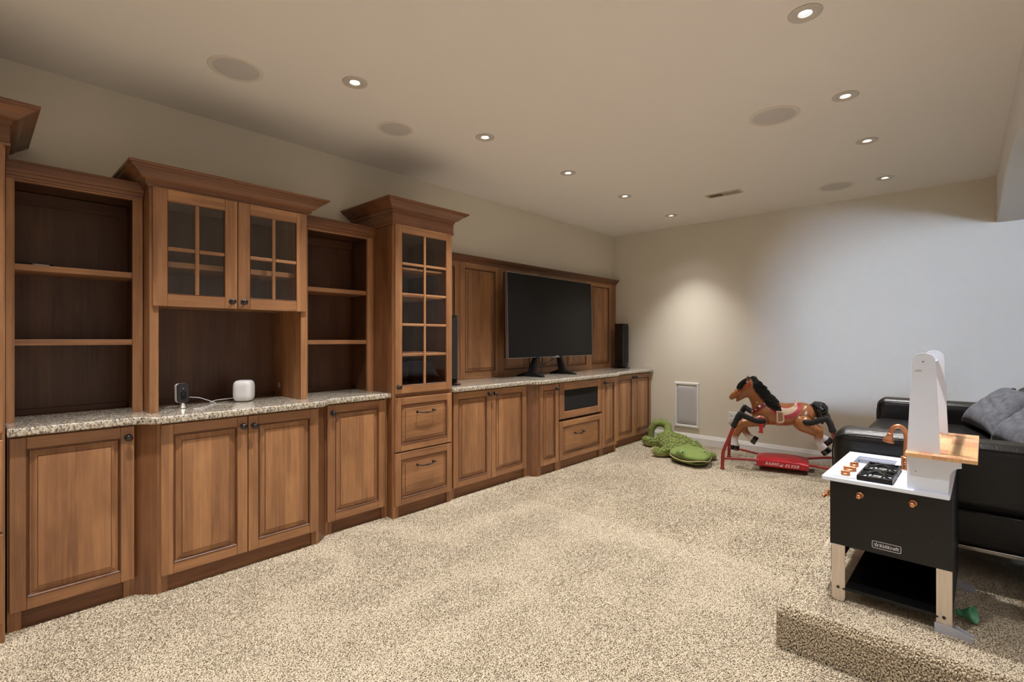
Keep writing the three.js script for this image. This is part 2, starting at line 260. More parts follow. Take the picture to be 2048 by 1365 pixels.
for (const [x, z, r, l] of [[0.772, 5.132, 0.132, 'round grey grille in the ceiling nearest the left tall cabinet'], [0.765, 4.13, 0.12, 'round grey grille in the ceiling above the glass tower cabinet'], [2.717, 2.61, 0.148, 'larger round grey grille beside the second arch downlight'], [2.733, 0.62, 0.145, 'round grey grille in the ceiling nearest the back wall']]) {
  const t = thing('ceiling_speaker', l, 'ceiling speaker', [x, CE, z], 0, 'round ceiling speakers');
  mesh('frame', lathe([[r * 0.82, -0.002], [r * 0.84, -0.006], [r * 0.97, -0.005], [r, -0.001], [r, 0.0]], 48), spkFrame, t);
  mesh('grille', lathe([[0.0, -0.006], [r * 0.5, -0.0055], [r * 0.83, -0.0035], [r * 0.83, 0.0]], 48), spkGrille, t);
}
{
  const t = thing('ceiling_vent', 'beige ceiling air register with two louvred halves', 'vent', [1.87, CE, 1.08]);
  const vf = std({ color: C('#c9bda8'), roughness: 0.5 }), vd = std({ color: C('#584a38'), roughness: 0.7 });
  mesh('frame', merge([bx(-0.165, 0.165, -0.006, 0, -0.065, -0.045), bx(-0.165, 0.165, -0.006, 0, 0.045, 0.065), bx(-0.165, -0.14, -0.006, 0, -0.045, 0.045), bx(0.14, 0.165, -0.006, 0, -0.045, 0.045), bx(-0.01, 0.01, -0.006, 0, -0.045, 0.045)]), vf, t);
  mesh('backing', bx(-0.14, 0.14, -0.001, 0, -0.045, 0.045, 0), vd, t);
  for (let k = 0; k < 12; k++) { const left = k < 6, x = (left ? -0.125 : 0.03) + (k % 6) * 0.0195, g = new THREE.BoxGeometry(0.016, 0.001, 0.09); g.rotateZ(left ? -0.5 : 0.9); mesh('louver', move(g, x, -0.006, 0), vf, t); }
}

// ---------------------------------------------------------------- joinery builders (local x along the wall to the right, z out of the wall)
const knobGeo = (() => { const g = merge([lathe([[0.0, 0], [0.0175, 0], [0.0175, 0.002], [0.012, 0.004], [0.007, 0.006], [0.0065, 0.014], [0.011, 0.018], [0.0155, 0.022], [0.016, 0.026], [0.0125, 0.031], [0.006, 0.033], [0, 0.0335]], 24)]); g.rotateX(Math.PI / 2); return g; })();
const pullGeo = (() => {
  const g = [tube([[-0.078, 0.002, 0.026], [-0.05, -0.004, 0.03], [0, -0.007, 0.031], [0.05, -0.004, 0.03], [0.078, 0.002, 0.026]], 0.0042, 30, 10)];
  for (const s of [-1, 1]) { g.push(bar([s * 0.074, 0.001, 0], [s * 0.074, 0.002, 0.028], 0.0055, 0.0045)); g.push(bar([s * 0.074, 0.001, 0], [s * 0.074, 0.001, 0.003], 0.009)); g.push(move(new THREE.SphereGeometry(0.0068, 12, 10), s * 0.08, 0.003, 0.026)); }
  for (const s of [-0.012, 0, 0.012]) { const t = new THREE.TorusGeometry(0.005, 0.0016, 8, 14); t.rotateY(Math.PI / 2); g.push(move(t, s, -0.0068, 0.031)); }
  return merge(g);
})();
const BT = 0.02;
function raisedFront(kind, parent, x, y, z, w, h, { knob, pull, rail = 0.055, mat = wood, bead = glaze } = {}) {   // a raised-panel door or drawer front
  const d = part(kind, parent, [x, y, z]), R = 0.0035;
  mesh('stile', uvGrain(bx(0, rail, 0, h, 0, BT, R), 'y'), mat, d); mesh('stile', uvGrain(bx(w - rail, w, 0, h, 0, BT, R), 'y'), mat, d);
  mesh('rail', uvGrain(bx(rail, w - rail, 0, rail, 0, BT - 0.0004, R), 'x'), mat, d); mesh('rail', uvGrain(bx(rail, w - rail, h - rail, h, 0, BT - 0.0004, R), 'x'), mat, d);
  mesh('bead', uvGrain(rectLoft(rail - 0.001, w - rail + 0.001, rail - 0.001, h - rail + 0.001, [[0, BT - 0.002], [0.0015, BT + 0.0012], [0.004, BT + 0.0012], [0.0075, BT - 0.004], [0.0095, BT - 0.009], [0.012, BT - 0.011]], false), 'y'), bead, d);
  mesh('panel', uvGrain(rectLoft(rail, w - rail, rail, h - rail, [[0.010, BT - 0.011], [0.0145, BT - 0.0115], [0.036, BT - 0.004], [0.0375, BT - 0.0018], [0.041, BT - 0.0012]], true), kind === 'drawer' ? 'x' : 'y'), mat, d);
  mesh('groove', uvGrain(rectLoft(rail + 0.0355, w - rail - 0.0355, rail + 0.0355, h - rail - 0.0355, [[0, BT - 0.0045], [0.0012, BT - 0.0012], [0.0026, BT - 0.0012]], false), 'y'), bead, d);
  if (knob) mesh('knob', knobGeo, bronze, d, 'dark bronze round knob').position.set(knob[0], knob[1], BT);
  if (pull) mesh('pull', pullGeo, bronze, d, 'dark bronze bar pull').position.set(pull[0], pull[1], BT - 0.0012);
  return d;
}
function glassFront(parent, x, y, z, w, h, cols, rows, { rail = 0.06, knob, rowsY, mb = 0.02 } = {}) {
  const d = part('door', parent, [x, y, z]), iw = w - 2 * rail, ih = h - 2 * rail;
  for (const a of [0, w - rail]) mesh('stile', uvGrain(bx(a, a + rail, 0, h, 0, BT, 0.0035), 'y'), wood, d);
  for (const a of [0, h - rail]) mesh('rail', uvGrain(bx(rail, w - rail, a, a + rail, 0, BT - 0.0004, 0.0035), 'x'), wood, d);
  mesh('bead', uvGrain(rectLoft(rail - 0.001, w - rail + 0.001, rail - 0.001, h - rail + 0.001, [[0, BT - 0.002], [0.001, BT + 0.0008], [0.004, BT - 0.002], [0.006, BT - 0.012]], false), 'y'), glaze, d);
  const xs = [rail], ys = [rail];
  for (let i = 1; i < cols; i++) { const c = rail + iw * i / cols; mesh('muntin', uvGrain(bx(c - mb / 2, c + mb / 2, rail, h - rail, 0.002, BT - 0.001, 0.005), 'y'), wood, d); xs.push(c); }
  for (let j = 1; j < rows; j++) { const c = rail + ih * (rowsY ? rowsY[j - 1] : j / rows); for (let i = 0; i < cols; i++) { const a = rail + iw * i / cols + (i ? mb / 2 : 0), b = rail + iw * (i + 1) / cols - (i < cols - 1 ? mb / 2 : 0); mesh('muntin', uvGrain(bx(a, b, c - mb / 2, c + mb / 2, 0.002, BT - 0.0012, 0.005), 'x'), wood, d); } ys.push(c); }
  xs.push(w - rail); ys.push(h - rail);
  for (let i = 0; i < cols; i++) for (let j = 0; j < rows; j++) mesh('pane', bx(xs[i] + 0.001, xs[i + 1] - 0.001, ys[j] + 0.001, ys[j + 1] - 0.001, 0.006, 0.0095, 0), glass, d);
  if (knob) mesh('knob', knobGeo, bronze, d, 'dark bronze round knob').position.set(knob[0], knob[1], BT);
  return d;
}
const CB = 0.88, CTOP = 0.917, YB = 0.094, TURN = Math.PI / 2;
const at = (z) => [0.004, 0, z];                                // group origin: wall face, left end of the unit
function baseUnit(name, label, zL, zR, F, { stL = 0.02, stR = 0.02, fillL, fillR } = {}) {   // carcass, face frame, toe board; F = face frame plane
  const w = zL - zR, t = thing(name, label, 'cabinet', at(zL), TURN), f = F - 0.004;
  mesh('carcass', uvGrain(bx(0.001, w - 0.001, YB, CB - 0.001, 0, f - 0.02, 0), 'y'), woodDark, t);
  mesh('stile', uvGrain(bx(0, Math.max(stL, 0.02), 0, CB - 0.001, f - 0.02, f, 0.001), 'y'), wood, t); mesh('stile', uvGrain(bx(w - Math.max(stR, 0.02), w, 0, CB - 0.001, f - 0.02, f, 0.001), 'y'), wood, t);
  mesh('rail', uvGrain(bx(stL, w - stR, CB - 0.03, CB - 0.001, f - 0.02, f - 0.001, 0.001), 'x'), wood, t);
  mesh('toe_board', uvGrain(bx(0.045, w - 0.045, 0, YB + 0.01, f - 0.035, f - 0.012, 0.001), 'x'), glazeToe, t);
  for (const x of [0.02, w - 0.045]) mesh('foot_block', uvGrain(bx(x, x + 0.025, 0, YB + 0.01, f - 0.02, f - 0.001, 0.001), 'y'), wood, t);
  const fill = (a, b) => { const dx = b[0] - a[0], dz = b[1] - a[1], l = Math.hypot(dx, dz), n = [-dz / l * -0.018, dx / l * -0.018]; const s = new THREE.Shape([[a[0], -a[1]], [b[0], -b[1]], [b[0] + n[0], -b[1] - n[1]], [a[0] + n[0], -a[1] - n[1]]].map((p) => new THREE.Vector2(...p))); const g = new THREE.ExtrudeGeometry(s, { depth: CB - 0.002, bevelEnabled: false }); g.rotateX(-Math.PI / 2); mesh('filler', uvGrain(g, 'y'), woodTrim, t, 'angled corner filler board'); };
  if (fillL) fill([-(fillL[0] - zL), fillL[1] - 0.004], [0, f]);
  if (fillR) fill([w, f], [zL - fillR[0], fillR[1] - 0.004]);
  return t;
}
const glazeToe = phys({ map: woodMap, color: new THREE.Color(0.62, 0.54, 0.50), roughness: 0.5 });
const crownSmall = (y0, y1) => [[0, y0], [0.006, y0], [0.008, y0 + 0.010], [0.014, y0 + 0.012], [0.016, y0 + 0.026], [0.022, y0 + 0.030], [0.026, y0 + 0.034], [0.030, y1 - 0.012], [0.036, y1 - 0.010], [0.036, y1], [0, y1]];
const crownBig = (y0, y1, o) => { const h = y1 - y0; return [[0, y0], [0.10 * o, y0], [0.12 * o, y0 + 0.10 * h], [0.20 * o, y0 + 0.13 * h], [0.22 * o, y0 + 0.30 * h], [0.36 * o, y0 + 0.36 * h], [0.44 * o, y0 + 0.42 * h], [0.56 * o, y0 + 0.56 * h], [0.74 * o, y0 + 0.70 * h], [0.86 * o, y0 + 0.78 * h], [0.88 * o, y0 + 0.84 * h], [0.98 * o, y0 + 0.88 * h], [o, y0 + 0.92 * h], [o, y1], [0, y1]]; };

// ---------------------------------------------------------------- base cabinets, left group
{
  const t = baseUnit('base_cabinet', 'single-door wood base cabinet nearest the viewer under the left granite worktop', 5.970, 5.514, 0.489);
  raisedFront('door', t, 0.006, YB, 0.485, 0.446, 0.776, { knob: [0.421, 0.72] });
}
{
  const t = baseUnit('base_cabinet', 'two-door wood base cabinet standing proud under the white round speaker', 5.435, 4.579, 0.57, { fillL: [5.514, 0.489], fillR: [4.493, 0.489] });
  raisedFront('door', t, 0.012, YB, 0.566, 0.414, 0.776, { knob: [0.388, 0.72] });
  raisedFront('door', t, 0.430, YB, 0.566, 0.416, 0.776, { knob: [0.03, 0.716] });
}
{
  const t = baseUnit('base_cabinet', 'single-door wood base cabinet beside the glass-fronted tower, left of it', 4.493, 4.0172, 0.489);
  raisedFront('door', t, 0.006, YB, 0.485, 0.444, 0.776, { knob: [0.035, 0.72] });
}
function slab(pts, label, name = 'countertop') {                // granite worktop: plan outline [X, z]
  const s = new THREE.Shape(pts.map(([x, z]) => new THREE.Vector2(x, -z)));
  const g = new THREE.ExtrudeGeometry(s, { depth: CTOP - CB - 0.016, bevelEnabled: true, bevelThickness: 0.008, bevelSize: 0.008, bevelOffset: -0.008, bevelSegments: 4, curveSegments: 10 });
  g.rotateX(-Math.PI / 2); g.translate(0, CB + 0.008, 0);
  return tag(mesh(name, uvGrain(g, 'z', 0.26, 0.30, false), granite), label, 'countertop');
}
const ease = (x0, z0, x1, z1, n = 8) => [...Array(n + 1)].map((_, i) => { const t = i / n; return [lerp(x0, x1, t * t * (3 - 2 * t)), lerp(z0, z1, t)]; });
slab([[0.005, 5.972], [0.541, 5.972], ...ease(0.541, 5.545, 0.622, 5.43), ...ease(0.622, 4.58, 0.541, 4.47), [0.541, 4.0185], [0.005, 4.0185]], 'speckled granite worktop carrying the white speaker and the small camera');
slab([[0.005, 3.468], [0.598, 3.468], ...ease(0.598, 2.55, 0.683, 2.43), ...ease(0.683, 1.04, 0.598, 0.93), [0.598, 0.006], [0.005, 0.006]], 'speckled granite worktop under the television, along the back corner');

// ---------------------------------------------------------------- open bookcases and glazed wall cabinet above the left worktop
function bookcase(label, zL, zR, stL, stR, shelves, name = 'hutch_bookcase') {
  const w = zL - zR, F = 0.306, t = thing(name, label, 'bookcase', [0.004, CTOP, zL], TURN), H = 2.10 - CTOP, top = 2.06 - CTOP;
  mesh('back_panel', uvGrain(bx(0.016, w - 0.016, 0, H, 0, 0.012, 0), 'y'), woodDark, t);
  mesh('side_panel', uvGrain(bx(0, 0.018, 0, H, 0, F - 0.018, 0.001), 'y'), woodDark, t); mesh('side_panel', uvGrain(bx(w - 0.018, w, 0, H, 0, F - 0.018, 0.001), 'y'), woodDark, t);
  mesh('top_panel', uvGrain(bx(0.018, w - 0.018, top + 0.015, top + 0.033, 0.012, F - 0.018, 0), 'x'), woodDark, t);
  mesh('stile', uvGrain(bx(0, stL, 0, H, F - 0.02, F, 0.0015), 'y'), wood, t); mesh('stile', uvGrain(bx(w - stR, w, 0, H, F - 0.02, F, 0.0015), 'y'), wood, t);
  mesh('rail', uvGrain(bx(stL, w - stR, top, H, F - 0.02, F - 0.0005, 0.0015), 'x'), wood, t);
  mesh('cleat', uvGrain(bx(0.02, w - 0.02, top - 0.05, top + 0.012, 0.012, 0.03, 0.002), 'x'), woodDark, t);
  mesh('cleat', uvGrain(bx(0.02, w - 0.02, 0, 0.03, 0.012, 0.024, 0.002), 'x'), woodDark, t);
  for (const y of shelves) mesh('shelf', uvGrain(bx(0.019, w - 0.019, y - 0.03 - CTOP, y - CTOP, 0.013, 0.286, 0.003), 'x'), wood, t);
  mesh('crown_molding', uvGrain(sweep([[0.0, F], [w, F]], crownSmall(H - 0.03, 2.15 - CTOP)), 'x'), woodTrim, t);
  mesh('crown_cap', uvGrain(bx(0.001, w - 0.001, 2.13 - CTOP, 2.148 - CTOP, 0, F, 0), 'x'), woodDark, t);
  return t;
}
bookcase('open wood bookcase nearest the viewer, with the thin black case on its top shelf', 5.968, 5.445, 0.03, 0.045, [1.671, 1.309]);
bookcase('open wood bookcase standing between the two glass-fronted cabinets', 4.5925, 4.0172, 0.066, 0.052, [1.672, 1.303]);
{
  const zL = 5.441, zR = 4.594, w = zL - zR, F = 0.436, t = thing('glazed_cabinet', 'wood wall cabinet with two four-pane glass doors over an open niche', 'cabinet', [0.004, CTOP, zL], TURN), y = (a) => a - CTOP, T = 0.04;
  for (const a of [0, w - T]) mesh('side_panel', uvGrain(bx(a, a + T, 0, y(2.125), 0, F - 0.012, 0.002), 'y'), wood, t);
  for (const a of [0, w - T]) mesh('stile', uvGrain(bx(a, a + T, 0, y(2.125), F - 0.012, F, 0.002), 'y'), wood, t);
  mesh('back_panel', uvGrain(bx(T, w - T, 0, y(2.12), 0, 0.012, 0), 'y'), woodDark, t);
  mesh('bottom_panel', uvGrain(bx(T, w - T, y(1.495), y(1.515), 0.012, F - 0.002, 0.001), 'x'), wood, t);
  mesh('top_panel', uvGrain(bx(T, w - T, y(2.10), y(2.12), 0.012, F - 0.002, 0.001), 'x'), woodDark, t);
  mesh('shelf', uvGrain(bx(T + 0.001, w - T - 0.001, y(1.71), y(1.742), 0.013, 0.36, 0.003), 'x'), wood, t);
  mesh('cleat', uvGrain(bx(T, w - T, 0, 0.03, 0.012, 0.024, 0.002), 'x'), woodDark, t);
  glassFront(t, 0.010, y(1.487), F, 0.4115, 0.632, 2, 2, { knob: [0.382, 0.042], rail: 0.066, rowsY: [0.49] });
  glassFront(t, 0.4255, y(1.487), F, 0.4115, 0.632, 2, 2, { knob: [0.03, 0.042], rail: 0.066, rowsY: [0.49] });
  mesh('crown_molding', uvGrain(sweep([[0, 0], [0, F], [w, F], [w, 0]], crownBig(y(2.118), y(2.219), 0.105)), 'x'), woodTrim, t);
  mesh('crown_cap', uvGrain(bx(0.001, w - 0.001, y(2.19), y(2.214), 0, F - 0.001, 0), 'x'), woodDark, t);
  for (const [x, s] of [[T, 1], [w - T, -1]]) { const g = lathe([[0, 0.002], [0.017, 0.002], [0.019, 0.0], [0.019, -0.001]], 20); g.rotateZ(-s * Math.PI / 2); mesh('grommet', move(g, x, 0.075, 0.1), std({ color: C('#b9b2a8'), roughness: 0.5 }), t, 'pale round cable grommet'); }
}

// ---------------------------------------------------------------- tall cabinets
function tallUnit(label, zL, zR, full) {
  const w = zL - zR, F = 0.562, t = thing('tall_cabinet', label, 'cabinet', at(zL), TURN), T = 0.02;
  for (const a of [0, w - T]) mesh('side_panel', uvGrain(bx(a, a + T, 0, 2.15, 0, F - 0.018, 0.001), 'y'), woodTrim, t);  // sides darkened in colour to stand in for shade
  mesh('back_panel', uvGrain(bx(T, w - T, 0.09, 2.14, 0, 0.012, 0), 'y'), woodDark, t);
  for (const a of [0, w - 0.022]) mesh('stile', uvGrain(bx(a, a + 0.022, 0, 2.15, F - 0.018, F, 0.002), 'y'), wood, t);
  mesh('rail', uvGrain(bx(0.022, w - 0.022, 0.872, 0.922, F - 0.018, F - 0.001, 0.001), 'x'), wood, t);
  mesh('rail', uvGrain(bx(0.022, w - 0.022, 0.465, 0.5, F - 0.018, F - 0.001, 0.001), 'x'), wood, t);
  mesh('rail', uvGrain(bx(0.022, w - 0.022, 2.10, 2.15, F - 0.018, F - 0.001, 0.001), 'x'), wood, t);
  mesh('deck', uvGrain(bx(T, w - T, 0.90, 0.92, 0.012, F - 0.02, 0), 'x'), woodDark, t);
  mesh('top_panel', uvGrain(bx(T, w - T, 2.12, 2.14, 0.012, F - 0.02, 0), 'x'), woodDark, t);
  for (const y of [1.84, 1.637, 1.199]) mesh('shelf', uvGrain(bx(T + 0.001, w - T - 0.001, y - 0.008, y + 0.008, 0.013, F - 0.05, 0.002), 'x'), wood, t);
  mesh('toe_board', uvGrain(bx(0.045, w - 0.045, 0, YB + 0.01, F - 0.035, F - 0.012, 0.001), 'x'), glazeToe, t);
  for (const x of [0.02, w - 0.045]) mesh('foot_block', uvGrain(bx(x, x + 0.025, 0, YB + 0.01, F - 0.02, F - 0.001, 0.001), 'y'), wood, t);
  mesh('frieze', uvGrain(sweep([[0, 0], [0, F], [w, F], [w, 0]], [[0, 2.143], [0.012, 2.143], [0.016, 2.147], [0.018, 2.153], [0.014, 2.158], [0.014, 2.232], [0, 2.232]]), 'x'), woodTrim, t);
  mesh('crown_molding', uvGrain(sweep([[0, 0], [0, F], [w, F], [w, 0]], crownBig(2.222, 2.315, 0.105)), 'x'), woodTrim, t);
  mesh('crown_cap', uvGrain(bx(0.001, w - 0.001, 2.23, 2.31, 0, F - 0.001, 0), 'x'), woodDark, t);
  const dw = w - 0.012;
  glassFront(t, 0.006, 0.91, F, dw, 1.237, 2, 5, { knob: [0.024, 0.05], rail: 0.058, mb: 0.019 });
  raisedFront('drawer', t, 0.006, 0.488, F, dw, 0.391, { pull: [dw / 2, 0.275], rail: 0.05 });
  raisedFront('drawer', t, 0.006, YB, F, dw, 0.383, { pull: [dw / 2, 0.272], rail: 0.05 });
  return t;
}
tallUnit('tall wood cabinet with a ten-pane glass door over two drawers, in mid-run', 4.016, 3.470);
tallUnit('tall wood cabinet cut off by the picture edge beside the nearest bookcase', 6.524, 5.978);

// ---------------------------------------------------------------- base cabinets under the television
{
  const t = baseUnit('base_cabinet', 'two-door wood base cabinet right after the tall glass cabinet, below the television', 3.4675, 2.511, 0.546, { stL: 0.025, stR: 0.03 });
  raisedFront('door', t, 0.026, YB, 0.542, 0.432, 0.776, { knob: [0.402, 0.735] });
  raisedFront('door', t, 0.462, YB, 0.542, 0.464, 0.776, { knob: [0.034, 0.735] });
}
{
  const t = baseUnit('narrow_cabinet', 'narrow one-door cabinet at the left of the black speaker grille', 2.443, 2.137, 0.631, { fillL: [2.511, 0.546] });
  raisedFront('door', t, 0.004, YB, 0.627, 0.294, 0.776, { knob: [0.254, 0.725] });
}
{
  const w = 0.792, t = baseUnit('media_cabinet', 'wood cabinet with a black speaker grille above one drawer', 2.1365, 2.1365 - w, 0.631);
  const d = part('grille_front', t, [0.004, 0.508, 0.627]), W = w - 0.008, H = 0.362;
  const ox0 = 0.082, ox1 = W - 0.083, oy0 = 0.071, oy1 = 0.286;
  mesh('stile', uvGrain(bx(0, ox0, 0, H, 0, BT, 0.003), 'y'), wood, d); mesh('stile', uvGrain(bx(ox1, W, 0, H, 0, BT, 0.003), 'y'), wood, d);
  mesh('rail', uvGrain(bx(ox0, ox1, 0, oy0, 0, BT - 0.0004, 0.003), 'x'), wood, d); mesh('rail', uvGrain(bx(ox0, ox1, oy1, H, 0, BT - 0.0004, 0.003), 'x'), wood, d);
  mesh('grille', bx(ox0 - 0.002, ox1 + 0.002, oy0 - 0.002, oy1 + 0.002, 0.002, 0.015, 0.004), std({ color: new THREE.Color(0.004, 0.004, 0.005), roughness: 0.9, bumpMap: grilleBump, bumpScale: 0.001 }), d, 'black cloth speaker grille');
  raisedFront('drawer', t, 0.004, YB, 0.627, W, 0.389, { pull: [W / 2 - 0.06, 0.246], rail: 0.055 });
}
{
  const t = baseUnit('narrow_cabinet', 'narrow one-door cabinet at the right of the black speaker grille', 1.344, 1.03, 0.631, { fillR: [0.945, 0.546] });
  raisedFront('door', t, 0.006, YB, 0.627, 0.302, 0.776, { knob: [0.03, 0.725] });
}
{
  const t = baseUnit('base_cabinet', 'two-door wood base cabinet in the corner by the back wall', 0.945, 0.0065, 0.546);
  raisedFront('door', t, 0.04, YB, 0.542, 0.436, 0.776, { knob: [0.406, 0.735] });
  raisedFront('door', t, 0.479, YB, 0.542, 0.442, 0.776, { knob: [0.034, 0.735] });
}
{ // wood panelling behind the television
  const zL = 3.4675, zR = 0.0065, w = zL - zR, t = thing('wood_panelling', 'raised-panel wood backboard with a crown, behind the television', 'panelling', [0.004, CTOP, zL], TURN), H = 2.07 - CTOP;
  mesh('backing', uvGrain(bx(0, w, 0, H, 0, 0.006, 0), 'y'), woodDark, t);
  const x0 = zL - 3.452;
  for (let k = 0; k < 6; k++) raisedFront('panel_section', t, x0 + 0.002 + k * 0.556 + (k ? 0 : 0), 0.001, 0.006, 0.552, H - 0.002, { rail: 0.064 });
  mesh('end_board', uvGrain(bx(x0 + 6 * 0.556 + 0.002, w, 0, H, 0.006, 0.026, 0.002), 'y'), wood, t);
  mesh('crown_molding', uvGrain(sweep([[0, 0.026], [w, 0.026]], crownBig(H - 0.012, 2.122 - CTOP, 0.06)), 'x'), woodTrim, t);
  mesh('crown_cap', uvGrain(bx(0, w, H, 2.12 - CTOP, 0, 0.026, 0), 'x'), woodDark, t);
}

// ---------------------------------------------------------------- things on the worktops
{
  const W = 1.5, H = 0.862, t = thing('television', 'large black flat television on two black splayed feet', 'television', [0.27, CTOP, 1.745], TURN);
  const p = part('display', t, [0, 0.2, 0]); p.rotation.x = -0.022;
  const scr = phys({ color: new THREE.Color(0.008, 0.008, 0.009), roughness: 0.28, specularIntensity: 0.32 });
  mesh('casing', bx(-W / 2, W / 2, 0, H, -0.03, 0.02, 0.006), blackMatte, p);
  mesh('rim', merge([bx(-W / 2 - 0.003, -W / 2 + 0.002, 0, H, -0.012, 0.024, 0.002), bx(W / 2 - 0.002, W / 2 + 0.003, 0, H, -0.012, 0.024, 0.002), bx(-W / 2, W / 2, H - 0.002, H + 0.003, -0.012, 0.024, 0.002), bx(-W / 2, W / 2, -0.003, 0.002, -0.012, 0.024, 0.002)]), std({ color: new THREE.Color(0.35, 0.35, 0.37), metalness: 0.9, roughness: 0.35 }), p, 'thin silver edge');
  mesh('screen', bx(-W / 2 + 0.006, W / 2 - 0.006, 0.012, H - 0.006, 0.019, 0.0225, 0.001), scr, p);
  mesh('badge', bx(0.02, 0.075, 0.001, 0.008, 0.0225, 0.024, 0.0005), std({ color: new THREE.Color(0.5, 0.5, 0.52), metalness: 0.6, roughness: 0.4 }), p);
  mesh('sensor', bx(-0.02, 0.14, -0.012, -0.004, 0.006, 0.02, 0.001), std({ color: new THREE.Color(0.3, 0.3, 0.31), roughness: 0.4 }), p);
  for (const s of [-1, 1]) {
    const xt = s < 0 ? -0.275 : 0.125, xb = s < 0 ? -0.36 : 0.21;
    const g = plate([[-0.2, 0], [0.15, 0], [0.15, 0.006], [0.02, 0.05], [0.01, 0.21], [-0.05, 0.21], [-0.06, 0.05], [-0.2, 0.006]], 0.022, 0.003); // profile in depth/height
    g.rotateY(-Math.PI / 2);
    const q = g.attributes.position; for (let i = 0; i < q.count; i++) { const y = q.getY(i), k = clamp(y / 0.2); q.setX(i, q.getX(i) * (1.9 - 0.6 * k) + lerp(xb, xt, k)); } g.computeVertexNormals();
    mesh('foot', g, blackMatte, t).position.set(0, 0.001, 0.02);
  }
  mesh('power_cord', tube([[-0.19, 0.23, -0.05], [-0.17, 0.19, -0.02], [-0.19, 0.12, 0.0], [-0.26, 0.06, 0.05], [-0.29, 0.012, 0.1]], 0.006, 40, 8), blackMatte, t);
  mesh('cable', tube([[0.12, 0.21, -0.03], [0.05, 0.16, -0.06], [-0.05, 0.12, -0.08], [-0.15, 0.11, -0.06], [-0.19, 0.15, -0.03]], 0.003, 40, 8), blackMatte, t);
}
function shelfSpeaker(label, x, z, h, turn) {
  const t = thing('shelf_speaker', label, 'speaker', [x, CTOP, z], turn, 'black speakers at the ends of the television worktop');
  const s = roundRect(-0.062, 0.062, -0.085, 0.075, 0.03), g = new THREE.ExtrudeGeometry(s, { depth: h - 0.03, bevelEnabled: true, bevelThickness: 0.006, bevelSize: 0.006, bevelOffset: -0.006, bevelSegments: 3 });
  g.rotateX(-Math.PI / 2); mesh('cabinet_body', move(g, 0, 0.022, 0), blackGloss, t);
  mesh('grille', bx(-0.048, 0.048, 0.05, h - 0.03, 0.07, 0.088, 0.008), std({ color: new THREE.Color(0.01, 0.01, 0.011), roughness: 0.7 }), t);
  mesh('base_plate', lathe([[0, 0], [0.115, 0], [0.118, 0.004], [0.114, 0.009], [0.04, 0.014], [0, 0.014]], 36).scale(1, 1, 1.05), blackGloss, t);
  const b = new THREE.CircleGeometry(0.008, 16); mesh('badge', move(new THREE.CylinderGeometry(0.008, 0.008, 0.002, 16).rotateX(Math.PI / 2), 0.02, 0.06, 0.089), chrome, t);
  return t;
}
shelfSpeaker('black tower speaker at the back wall end of the worktop', 0.19, 0.135, 0.6, TURN - 0.15);
shelfSpeaker('black tower speaker mostly hidden behind the tall glass cabinet', 0.335, 3.318, 0.6, TURN);
{ // white wireless speaker
  const t = thing('wireless_speaker', 'white rounded cube speaker on the granite worktop in the niche', 'speaker', [0.252, CTOP + 0.001, 4.912], 0.9);
  const g = new THREE.SphereGeometry(1, 56, 40), p = g.attributes.position; for (let i = 0; i < p.count; i++) { const v = [p.getX(i), p.getY(i), p.getZ(i)], e = 4.2, k = Math.pow(Math.abs(v[0]) ** e + Math.abs(v[1]) ** e + Math.abs(v[2]) ** e, -1 / e); p.setXYZ(i, v[0] * k * 0.055, (v[1] * k + 1) * 0.067, v[2] * k * 0.055); } g.computeVertexNormals();
  mesh('shell', g, plasticWhite, t);
  mesh('foot_ring', lathe([[0, 0], [0.034, 0], [0.036, 0.004], [0, 0.004]], 28), std({ color: C('#c9c9cc'), roughness: 0.6 }), t);
  tag(mesh('cord', tube([[0.205, CTOP + 0.02, 4.955], [0.18, CTOP + 0.016, 5.0], [0.175, CTOP + 0.012, 5.05], [0.19, CTOP + 0.004, 5.085]], 0.0022, 40, 8), plasticWhite), 'thin white cord leaving the white speaker', 'cord');
}
